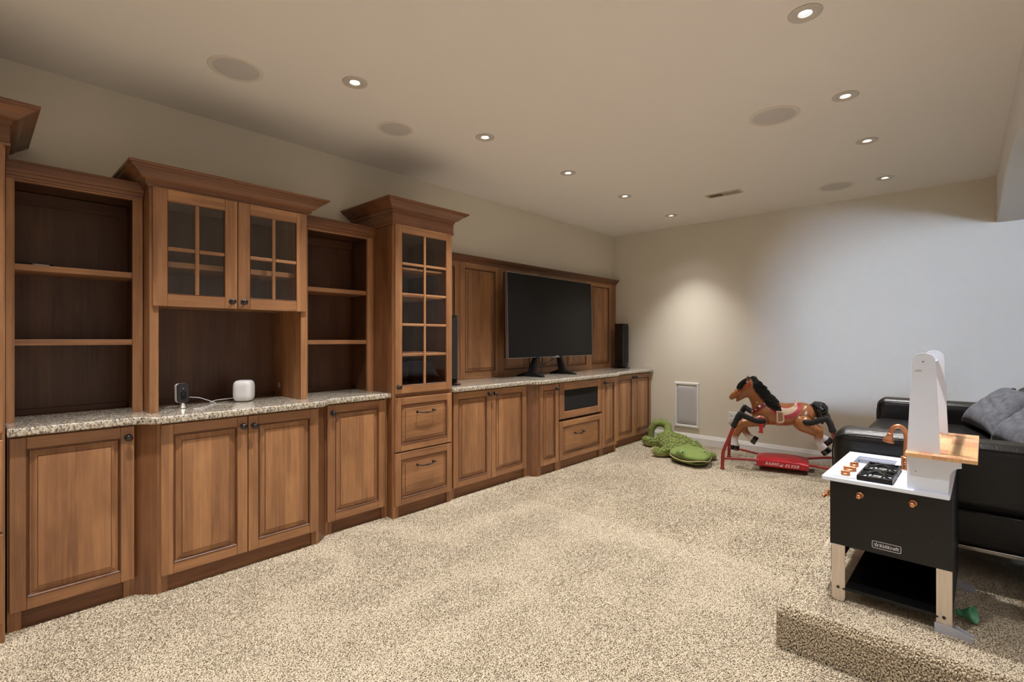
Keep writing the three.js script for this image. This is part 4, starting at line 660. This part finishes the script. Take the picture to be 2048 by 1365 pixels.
  mesh('pommel', capTube([[0.005, 0.648, 0.07], [0.012, 0.672, 0.04], [0.018, 0.678, 0], [0.012, 0.672, -0.04], [0.005, 0.648, -0.07]], 0.012, 24), phys({ color: new THREE.Color(0.66, 0.5, 0.36), roughness: 0.4 }), t, 'cream saddle front');
  mesh('girth', shell(0.005, (x, y, z) => Math.max(y - 0.50, Math.abs(x - 0.045) - 0.02), ...skin, 80), phys({ color: new THREE.Color(0.50, 0.25, 0.14), roughness: 0.4 }), t, 'tan girth strap');
  for (const s of [1, -1]) { const st = part('stirrup', t); const a = [[0.028, 0.604], [0.092, 0.60], [0.098, 0.51], [0.082, 0.487], [0.044, 0.483], [0.030, 0.495]]; mesh('stirrup_rim', plate(a, 0.010, 0.003).translate(0, 0, s > 0 ? 0.118 : -0.128), phys({ color: new THREE.Color(0.66, 0.5, 0.36), roughness: 0.4 }), st, 'cream stirrup'); mesh('stirrup_inset', plate([[0.042, 0.592], [0.082, 0.59], [0.087, 0.52], [0.078, 0.505], [0.05, 0.498], [0.043, 0.505]], 0.0135, 0.001).translate(0, 0, s > 0 ? 0.1185 : -0.132), phys({ color: new THREE.Color(0.32, 0.15, 0.08), roughness: 0.4 }), st, 'brown stirrup inset'); }
  for (const [x0, y0, R] of [[-0.104, 0.492, 0.064], [0.262, 0.492, 0.086]]) { const q = []; for (let i = 0; i <= 22; i++) { const a = -0.6 + i / 22 * (x0 < 0 ? 3.1 : 3.6), x = x0 + R * Math.cos(a), y = y0 + R * Math.sin(a); q.push([x, y, onSkin(x, y, 1) - 0.001]); } mesh('joint_seam', tube(q, 0.0022, 60, 6), std({ color: new THREE.Color(0.08, 0.03, 0.012), roughness: 0.5 }), t, 'dark joint seam'); }
  const cn = [-0.62, 0.785], cd = (x, y) => (x + 0.12) * cn[0] + (y - 0.625) * cn[1];
  mesh('collar', shell(0.004, (x, y, z) => Math.abs(cd(x, y)) - 0.019, [-0.24, 0.48, -0.14], [0.02, 0.76, 0.14], 80), phys({ color: new THREE.Color(0.20, 0.012, 0.018), roughness: 0.4 }), t, 'dark red collar');
  function onSkin(x, y, s) { let z = 0.16; while (z > 0 && flat(x, y, s * z) > 0.003) z -= 0.002; return s * z; }
  for (const s of [1, -1]) for (const [x, y, r] of [[-0.121, 0.633, 0.0125], [-0.079, 0.664, 0.007], [-0.157, 0.60, 0.007], [-0.183, 0.578, 0.007], [-0.145, 0.668, 0.006]]) mesh('stud', new THREE.SphereGeometry(r, 16, 12).translate(x, y, onSkin(x, y, s)), plasticWhite, t, 'white collar stud');
  const strap = (pts) => tube(pts, 0.0035, 40, 8);
  const ringAt = (x0, y0, x1, y1, n = 14) => [...Array(n)].map((_, i) => { const a = i / n * Math.PI * 2, cx = (x0 + x1) / 2, cy = (y0 + y1) / 2, h = Math.hypot(x1 - x0, y1 - y0) / 2 + 0.002, ux = (x0 - x1) / (2 * h), uy = (y0 - y1) / (2 * h); return [cx + ux * h * Math.cos(a), cy + uy * h * Math.cos(a), 0.047 * Math.sin(a)]; });
  const br = part('bridle', t), redS = phys({ color: new THREE.Color(0.48, 0.05, 0.03), roughness: 0.4 });
  mesh('noseband', tube(ringAt(-0.357, 0.783, -0.315, 0.717), 0.0032, 50, 8, true), redS, br, 'red noseband');
  for (const s of [1, -1]) { mesh('cheek_strap', strap([[-0.325, 0.742, s * 0.046], [-0.28, 0.778, s * 0.055], [-0.23, 0.82, s * 0.063], [-0.215, 0.87, s * 0.05]]), redS, br, 'red cheek strap'); mesh('rosette', lathe([[0, 0.006], [0.008, 0.007], [0.017, 0.004], [0.019, 0], [0, 0]], 18).rotateX(s * Math.PI / 2).translate(-0.222, 0.842, s * 0.062), redS, br, 'red rosette'); mesh('stud', new THREE.SphereGeometry(0.005, 12, 8).translate(-0.323, 0.742, s * 0.05), chrome, br); mesh('stud', new THREE.SphereGeometry(0.006, 12, 8).translate(-0.238, 0.87, s * 0.05), plasticWhite, br); }
  for (const s of [1, -1]) { const g = new THREE.ConeGeometry(0.019, 0.068, 18); g.scale(1, 1, 0.6); g.rotateX(s * 0.25); g.rotateZ(0.12); mesh('ear', g.translate(-0.236, 0.902, s * 0.036), phys({ color: new THREE.Color(0.30, 0.11, 0.035), roughness: 0.3 }), t); mesh('eye', new THREE.SphereGeometry(0.009, 16, 12).translate(-0.288, 0.802, s * 0.040), blackGloss, t); }
  // hooves
  const hoof = (x, y, z, tilt) => { const g = lathe([[0, 0.022], [0.040, 0.022], [0.042, 0.016], [0.046, -0.022], [0.044, -0.026], [0, -0.026]], 28); g.rotateZ(tilt); mesh('hoof', g.translate(x, y, z), blackGloss, t, 'glossy black hoof'); };
  hoof(-0.347, 0.203, Z, -0.12); hoof(-0.182, 0.256, -Z, 1.05); hoof(0.440, 0.250, Z, 0.75); hoof(0.470, 0.308, -Z, 0.85);
  // black moulded tail
  mesh('tail', field((x, y, z) => chains([{ p: [[0.335, 0.645, 0, 0.035], [0.37, 0.655, 0, 0.05], [0.398, 0.634, 0, 0.068], [0.410, 0.585, 0, 0.056], [0.412, 0.53, 0, 0.03], [0.415, 0.497, 0, 0.013]], k: 0.02 }])(x, y, z) + 0.0014 * Math.sin(90 * z + 30 * Math.atan2(y - 0.56, x - 0.30)), [0.28, 0.46, -0.09], [0.49, 0.73, 0.09], 70), blackGloss, t, 'glossy black moulded tail');
  // yarn mane and forelock
  const yarn = (pts, r) => tube(pts, r, 9, 5), strands = [], fore = [], yarnMat = std({ color: new THREE.Color(0.006, 0.006, 0.007), roughness: 0.9 });
  for (let i = 0; i < 420; i++) {
    const u = rnd(), s = rnd() < 0.72 ? 1 : -1, x0 = lerp(-0.205, -0.03, u), y0 = lerp(0.905, 0.685, Math.pow(u, 0.9)) + 0.012, L = rr(0.06, 0.12), w = 0.034 + 0.042 * u, n = rr(-0.026, 0.022), out = rr(0.4, 1.15);
    strands.push(yarn([[x0, y0, s * 0.004], [x0 + 0.014 + n, y0 + 0.012, s * w * 0.45 * out], [x0 + 0.040 + n, y0 - L * 0.30, s * (w * 1.15 * out + 0.012)], [x0 + 0.062 + n * 2, y0 - L * 0.7, s * (w * 1.25 + 0.022)], [x0 + 0.088 + rr(-0.03, 0.02), y0 - L * 1.0, s * (w * 1.3 + 0.02 + rr(-0.01, 0.01))]], 0.0058));
  }
  for (let i = 0; i < 120; i++) { const s = rr(-1, 1), L = rr(0.05, 0.10); fore.push(yarn([[-0.205, 0.912, s * 0.012], [-0.235, 0.905 + rr(-0.006, 0.008), s * 0.03], [-0.235 - L * 0.5, 0.875 + rr(-0.008, 0.008), s * 0.05], [-0.235 - L * 0.85, 0.838 + rr(-0.01, 0.01), s * 0.056], [-0.238 - L, 0.80 + rr(-0.01, 0.012), s * 0.058]], 0.0048)); }
  mesh('mane', merge(strands), yarnMat, t, 'thick black yarn mane'); mesh('forelock', merge(fore), yarnMat, t, 'black yarn forelock');
  for (const [x, y, z] of [[-0.15, 0.898, 0.035], [-0.035, 0.80, 0.085], [-0.015, 0.765, 0.09], [-0.27, 0.872, 0.045]]) mesh('bead', new THREE.SphereGeometry(0.0042, 10, 8).translate(x, y, z), plasticWhite, t, 'white mane bead');
  // spring arms in black sleeves, posts, floor tubes
  for (const [s, px] of [[1, -0.1], [-1, -0.1]]) {
    mesh('spring_sleeve', capTube([[-0.085, 0.497, s * 0.14], [-0.15, 0.502, s * 0.195], [-0.22, 0.535, s * 0.245], [-0.275, 0.563, s * 0.272]], 0.0265, 30, 16), foam, t, 'black foam sleeve');
    mesh('spring_sleeve', merge([capTube([[-0.283, 0.571, s * 0.272], [-0.300, 0.545, s * 0.275], [-0.334, 0.462, s * 0.28]], 0.0265, 18, 16), bar([-0.334, 0.462, s * 0.28], [-0.348, 0.436, s * 0.281], 0.031, 0.028)]), foam, t, 'black foam sleeve');
    mesh('spring_sleeve', capTube([[0.262, 0.513, s * 0.14], [0.31, 0.518, s * 0.2], [0.38, 0.553, s * 0.25], [0.43, 0.575, s * 0.27]], 0.0265, 30, 16), foam, t, 'black foam sleeve');
    mesh('spring_sleeve', merge([capTube([[0.440, 0.580, s * 0.27], [0.458, 0.555, s * 0.272], [0.482, 0.485, s * 0.275]], 0.0265, 18, 16), bar([0.482, 0.485, s * 0.275], [0.488, 0.46, s * 0.276], 0.031, 0.028)]), foam, t, 'black foam sleeve');
    mesh('frame_post', tube([[-0.335, 0.455, s * 0.28], [-0.375, 0.345, s * 0.283], [-0.418, 0.235, s * 0.286], [-0.436, 0.18, s * 0.288], [-0.442, 0.11, s * 0.289], [-0.445, 0.004, s * 0.29]], 0.0165, 40, 16), red, t);
    mesh('frame_post', tube([[0.482, 0.48, s * 0.275], [0.515, 0.36, s * 0.283], [0.545, 0.235, s * 0.286], [0.556, 0.17, s * 0.288], [0.56, 0.1, s * 0.289], [0.562, 0.004, s * 0.29]], 0.0165, 40, 16), red, t);
    for (const x of [-0.445, 0.562]) mesh('foot_cap', lathe([[0, 0], [0.021, 0], [0.021, 0.018], [0.017, 0.022], [0, 0.022]], 20).translate(x, 0.001, s * 0.29), red, t);
    mesh('floor_tube', tube([[-0.442, 0.115, s * 0.288], [-0.30, 0.113, s * 0.23], [-0.14, 0.105, s * 0.16], [0.06, 0.1, s * 0.13], [0.30, 0.108, s * 0.16], [0.42, 0.114, s * 0.225], [0.556, 0.118, s * 0.288]], 0.0125, 60, 14), red, t);
    mesh('step_peg', s > 0 ? merge([plate([[-0.125, 0.47], [-0.09, 0.472], [-0.086, 0.38], [-0.128, 0.382], [-0.118, 0.41]], 0.014, 0.002).translate(0, 0, 0.168), bx(-0.128, -0.09, 0.50, 0.535, 0.135, 0.168, 0.004)]) : plate([[-0.125, 0.47], [-0.09, 0.472], [-0.086, 0.38], [-0.128, 0.382], [-0.118, 0.41]], 0.014, 0.002).translate(0, 0, -0.182), redPlastic, t, 'red plastic foot peg');
  }
  { // red plastic cover over the floor tubes
    const s = new THREE.Shape(); s.moveTo(-0.145, 0.055); s.lineTo(-0.148, 0.125); s.quadraticCurveTo(-0.10, 0.150, 0.08, 0.153); s.quadraticCurveTo(0.25, 0.153, 0.302, 0.128); s.lineTo(0.300, 0.055); s.closePath();
    const g = new THREE.ExtrudeGeometry(s, { depth: 0.344, steps: 10, bevelEnabled: true, bevelThickness: 0.008, bevelSize: 0.008, bevelOffset: -0.008, bevelSegments: 3, curveSegments: 20 });
    g.translate(0, 0, -0.172); const p = g.attributes.position; for (let i = 0; i < p.count; i++) { const y = p.getY(i), z = p.getZ(i); if (y > 0.1) p.setY(i, y - 0.03 * Math.pow(Math.abs(z) / 0.18, 2.2) * sstep(0.09, 0.15, y)); }
    g.computeVertexNormals(); mesh('base_cover', toCreasedNormals(g, 0.6), redPlastic, t, 'bright red plastic base cover');
    const tex = canvasTex(1024, 160, (x, w, h) => { x.fillStyle = '#b81422'; x.fillRect(0, 0, w, h); x.fillStyle = '#f2e9ee'; x.textBaseline = 'middle'; x.font = 'italic bold 118px serif'; x.save(); x.transform(1, 0, -0.12, 1, 14, 0); x.fillText('RADIO', 4, 72, 400); x.fillText('FLYER', 580, 86, 430); x.restore(); x.beginPath(); x.moveTo(420, 128); x.lineTo(452, 88); x.lineTo(520, 96); x.lineTo(512, 132); x.closePath(); x.fill(); x.lineWidth = 7; x.strokeStyle = '#f2e9ee'; x.beginPath(); x.moveTo(500, 96); x.lineTo(486, 44); x.lineTo(560, 78); x.stroke(); x.fillStyle = '#b81422'; x.beginPath(); x.arc(448, 132, 11, 0, 7); x.arc(496, 136, 11, 0, 7); x.fill(); x.fillRect(150, 108, 0, 0); });
    mesh('lettering', bx(-0.072, 0.236, 0.062, 0.112, 0.1785, 0.1812, 0), (() => { const m = phys({ map: tex, roughness: 0.32 }); return m; })(), t, 'white lettering');
  }
}

// ---------------------------------------------------------------- plush crocodile (local x runs from the tail to the snout)
{
  const t = thing('plush_crocodile', 'green plush crocodile lying on the carpet by the corner cabinet', 'stuffed animal', [0.72, 0.006, 0.15], -47.4 * Math.PI / 180);
  const F = chains([
    { p: [[0.20, 0.07, 0.02, 0.055], [0.34, 0.088, 0.01, 0.080], [0.52, 0.100, -0.02, 0.098], [0.74, 0.105, -0.05, 0.105], [0.94, 0.085, -0.03, 0.085]], k: 0.04 },
    { p: [[0.36, 0.07, -0.06, 0.065], [0.58, 0.08, -0.11, 0.080], [0.80, 0.08, -0.17, 0.075], [0.95, 0.07, -0.14, 0.065]], k: 0.05 },
    { p: [[0.36, 0.07, 0.06, 0.065], [0.58, 0.08, 0.06, 0.080], [0.80, 0.08, 0.07, 0.078], [0.95, 0.07, 0.07, 0.065]], k: 0.05 },
    { p: [[0.24, 0.09, -0.01, 0.055], [0.13, 0.14, -0.10, 0.05], [0.06, 0.205, -0.11, 0.046], [0.025, 0.232, -0.045, 0.044], [0.01, 0.222, 0.03, 0.043], [0.0, 0.15, 0.075, 0.041], [0.0, 0.05, 0.085, 0.04]], k: 0.02 },
    { p: [[0.84, 0.06, 0.13, 0.05], [0.88, 0.05, 0.20, 0.042], [0.87, 0.05, 0.245, 0.042], [0.84, 0.055, 0.262, 0.044]], k: 0.025 },
    { p: [[0.98, 0.06, -0.16, 0.05], [1.02, 0.045, -0.24, 0.04], [1.01, 0.04, -0.29, 0.038], [0.97, 0.038, -0.315, 0.036]], k: 0.025 },
    { p: [[0.40, 0.06, 0.09, 0.05], [0.40, 0.055, 0.15, 0.048], [0.34, 0.055, 0.20, 0.052], [0.27, 0.055, 0.215, 0.052]], k: 0.025 },
    { p: [[0.44, 0.06, -0.10, 0.05], [0.42, 0.05, -0.18, 0.045]], k: 0.025 },
  ]);
  const ell = (x, y, z, c, r) => { const k = Math.hypot((x - c[0]) / r[0], (y - c[1]) / r[1], (z - c[2]) / r[2]); return (k - 1) * Math.min(...r) * 0.9; };
  const head = (x, y, z) => { const w = 0.215 - 0.07 * sstep(1.05, 1.36, x); let d = ell(x, y, z, [1.13, 0.092, -0.025], [0.255, 0.050, w]); d = smin(d, ell(x, y, z, [1.12, 0.040, -0.025], [0.235, 0.034, w * 0.9]), 0.006); d = smin(d, ell(x, y, z, [1.20, 0.128, 0.115], [0.052, 0.03, 0.036]), 0.025); d = smin(d, ell(x, y, z, [1.20, 0.128, -0.115], [0.052, 0.03, 0.036]), 0.025); return d; };
  const all = (x, y, z) => { const scut = (Math.sin(x * 95 + 2.5 * Math.sin(z * 40)) * Math.sin(z * 78 + 2 * Math.sin(x * 33))) * 0.0075 * sstep(0.05, 0.11, y) * sstep(0.18, 0.26, x) * sstep(1.0, 0.92, x); return smin(F(x, y, z) - scut, head(x, y, z), 0.035); };
  const g = paint(field((x, y, z) => Math.max(all(x, y, z), 0.003 - y), [-0.15, -0.01, -0.40], [1.42, 0.29, 0.34], 150), (x, y, z, c) => {
    const n = 0.85 + 0.3 * hash(Math.floor(x * 150), Math.floor(z * 150) + Math.floor(y * 150) * 7, 3), hd = sstep(0.93, 1.02, x);
    c.setRGB(lerp(0.20, 0.175, hd) * n, lerp(0.245, 0.235, hd) * n, lerp(0.065, 0.06, hd) * n);
    const belly = sstep(0.055, 0.02, y) * (1 - hd); c.lerp(new THREE.Color(0.5, 0.42, 0.24), 0.5 * belly);
  });
  const plush = phys({ vertexColors: true, color: 0xffffff, roughness: 1, sheen: 0.35, sheenColor: new THREE.Color(0.45, 0.5, 0.28), sheenRoughness: 0.6 });
  mesh('body', g, plush, t);
  const cream = std({ color: C('#cfc394'), roughness: 1 });
  { // woolly curls over the back
    const p = g.attributes.position, n = g.attributes.normal, ok = [], arcs = []; for (let i = 0; i < p.count; i++) if (p.getX(i) > 0.22 && p.getX(i) < 0.97 && p.getY(i) > 0.075 && n.getY(i) > 0.15) ok.push(i);
    for (let k = 0; k < 1500; k++) { const i = ok[Math.floor(rnd() * ok.length)], a = new THREE.TorusGeometry(rr(0.007, 0.011), 0.0042, 4, 6, 3.1); a.rotateY(rr(0, 6.28)); a.rotateX(rr(-0.5, 0.5)); a.applyQuaternion(new THREE.Quaternion().setFromUnitVectors(V(0, 1, 0), V(n.getX(i), n.getY(i), n.getZ(i)).normalize())); const v = rr(0.8, 1.25), col = new Float32Array(a.attributes.position.count * 3); for (let q = 0; q < col.length; q += 3) { col[q] = 0.27 * v; col[q + 1] = 0.32 * v; col[q + 2] = 0.10 * v; } a.setAttribute('color', new THREE.BufferAttribute(col, 3)); arcs.push(a.translate(p.getX(i), p.getY(i), p.getZ(i))); }
    const w = mesh('woolly_back', mergeGeometries(arcs), plush, t, 'pale green woolly curls'); w.userData.kind = 'stuff';
  }
  const lip = []; for (let i = 0; i <= 40; i++) { const a = -2.05 + i / 40 * 4.1, x = 1.13 + 0.25 * Math.cos(a), w = 0.212 - 0.07 * sstep(1.05, 1.36, x); lip.push([x, 0.066 + 0.012 * Math.cos(a * 3), -0.025 + w * Math.sin(a)]); }
  mesh('lip_trim', tube(lip, 0.006, 120, 8), cream, t, 'cream mouth piping');
  for (const s of [1, -1]) { mesh('eye', new THREE.SphereGeometry(0.019, 20, 14).scale(1, 0.8, 1).translate(1.232, 0.137, s * 0.115 - 0.0), std({ color: C('#6fae86'), roughness: 0.3 }), t, 'pale green eye'); mesh('pupil', new THREE.SphereGeometry(0.008, 14, 10).translate(1.247, 0.141, s * 0.115), blackGloss, t); }
  const spikes = []; for (const [x, y, z] of [[0.06, 0.268, -0.095], [0.03, 0.292, -0.045], [0.015, 0.284, 0.025], [0.10, 0.205, -0.13], [0.19, 0.165, -0.05]]) { const c = new THREE.ConeGeometry(0.022, 0.045, 12); c.scale(1, 1, 0.6); mesh('tail_spike', c.translate(x, y, z), std({ color: C('#93a656'), roughness: 1 }), t); }
  for (const [x, y, z] of [[0.832, 0.062, 0.302], [0.805, 0.05, 0.27]].slice(0, 1)) mesh('sole', new THREE.SphereGeometry(0.036, 18, 12).scale(0.9, 1.0, 0.35).translate(x, y, z), cream, t, 'cream foot sole');
}

renderer.render(scene, camera);
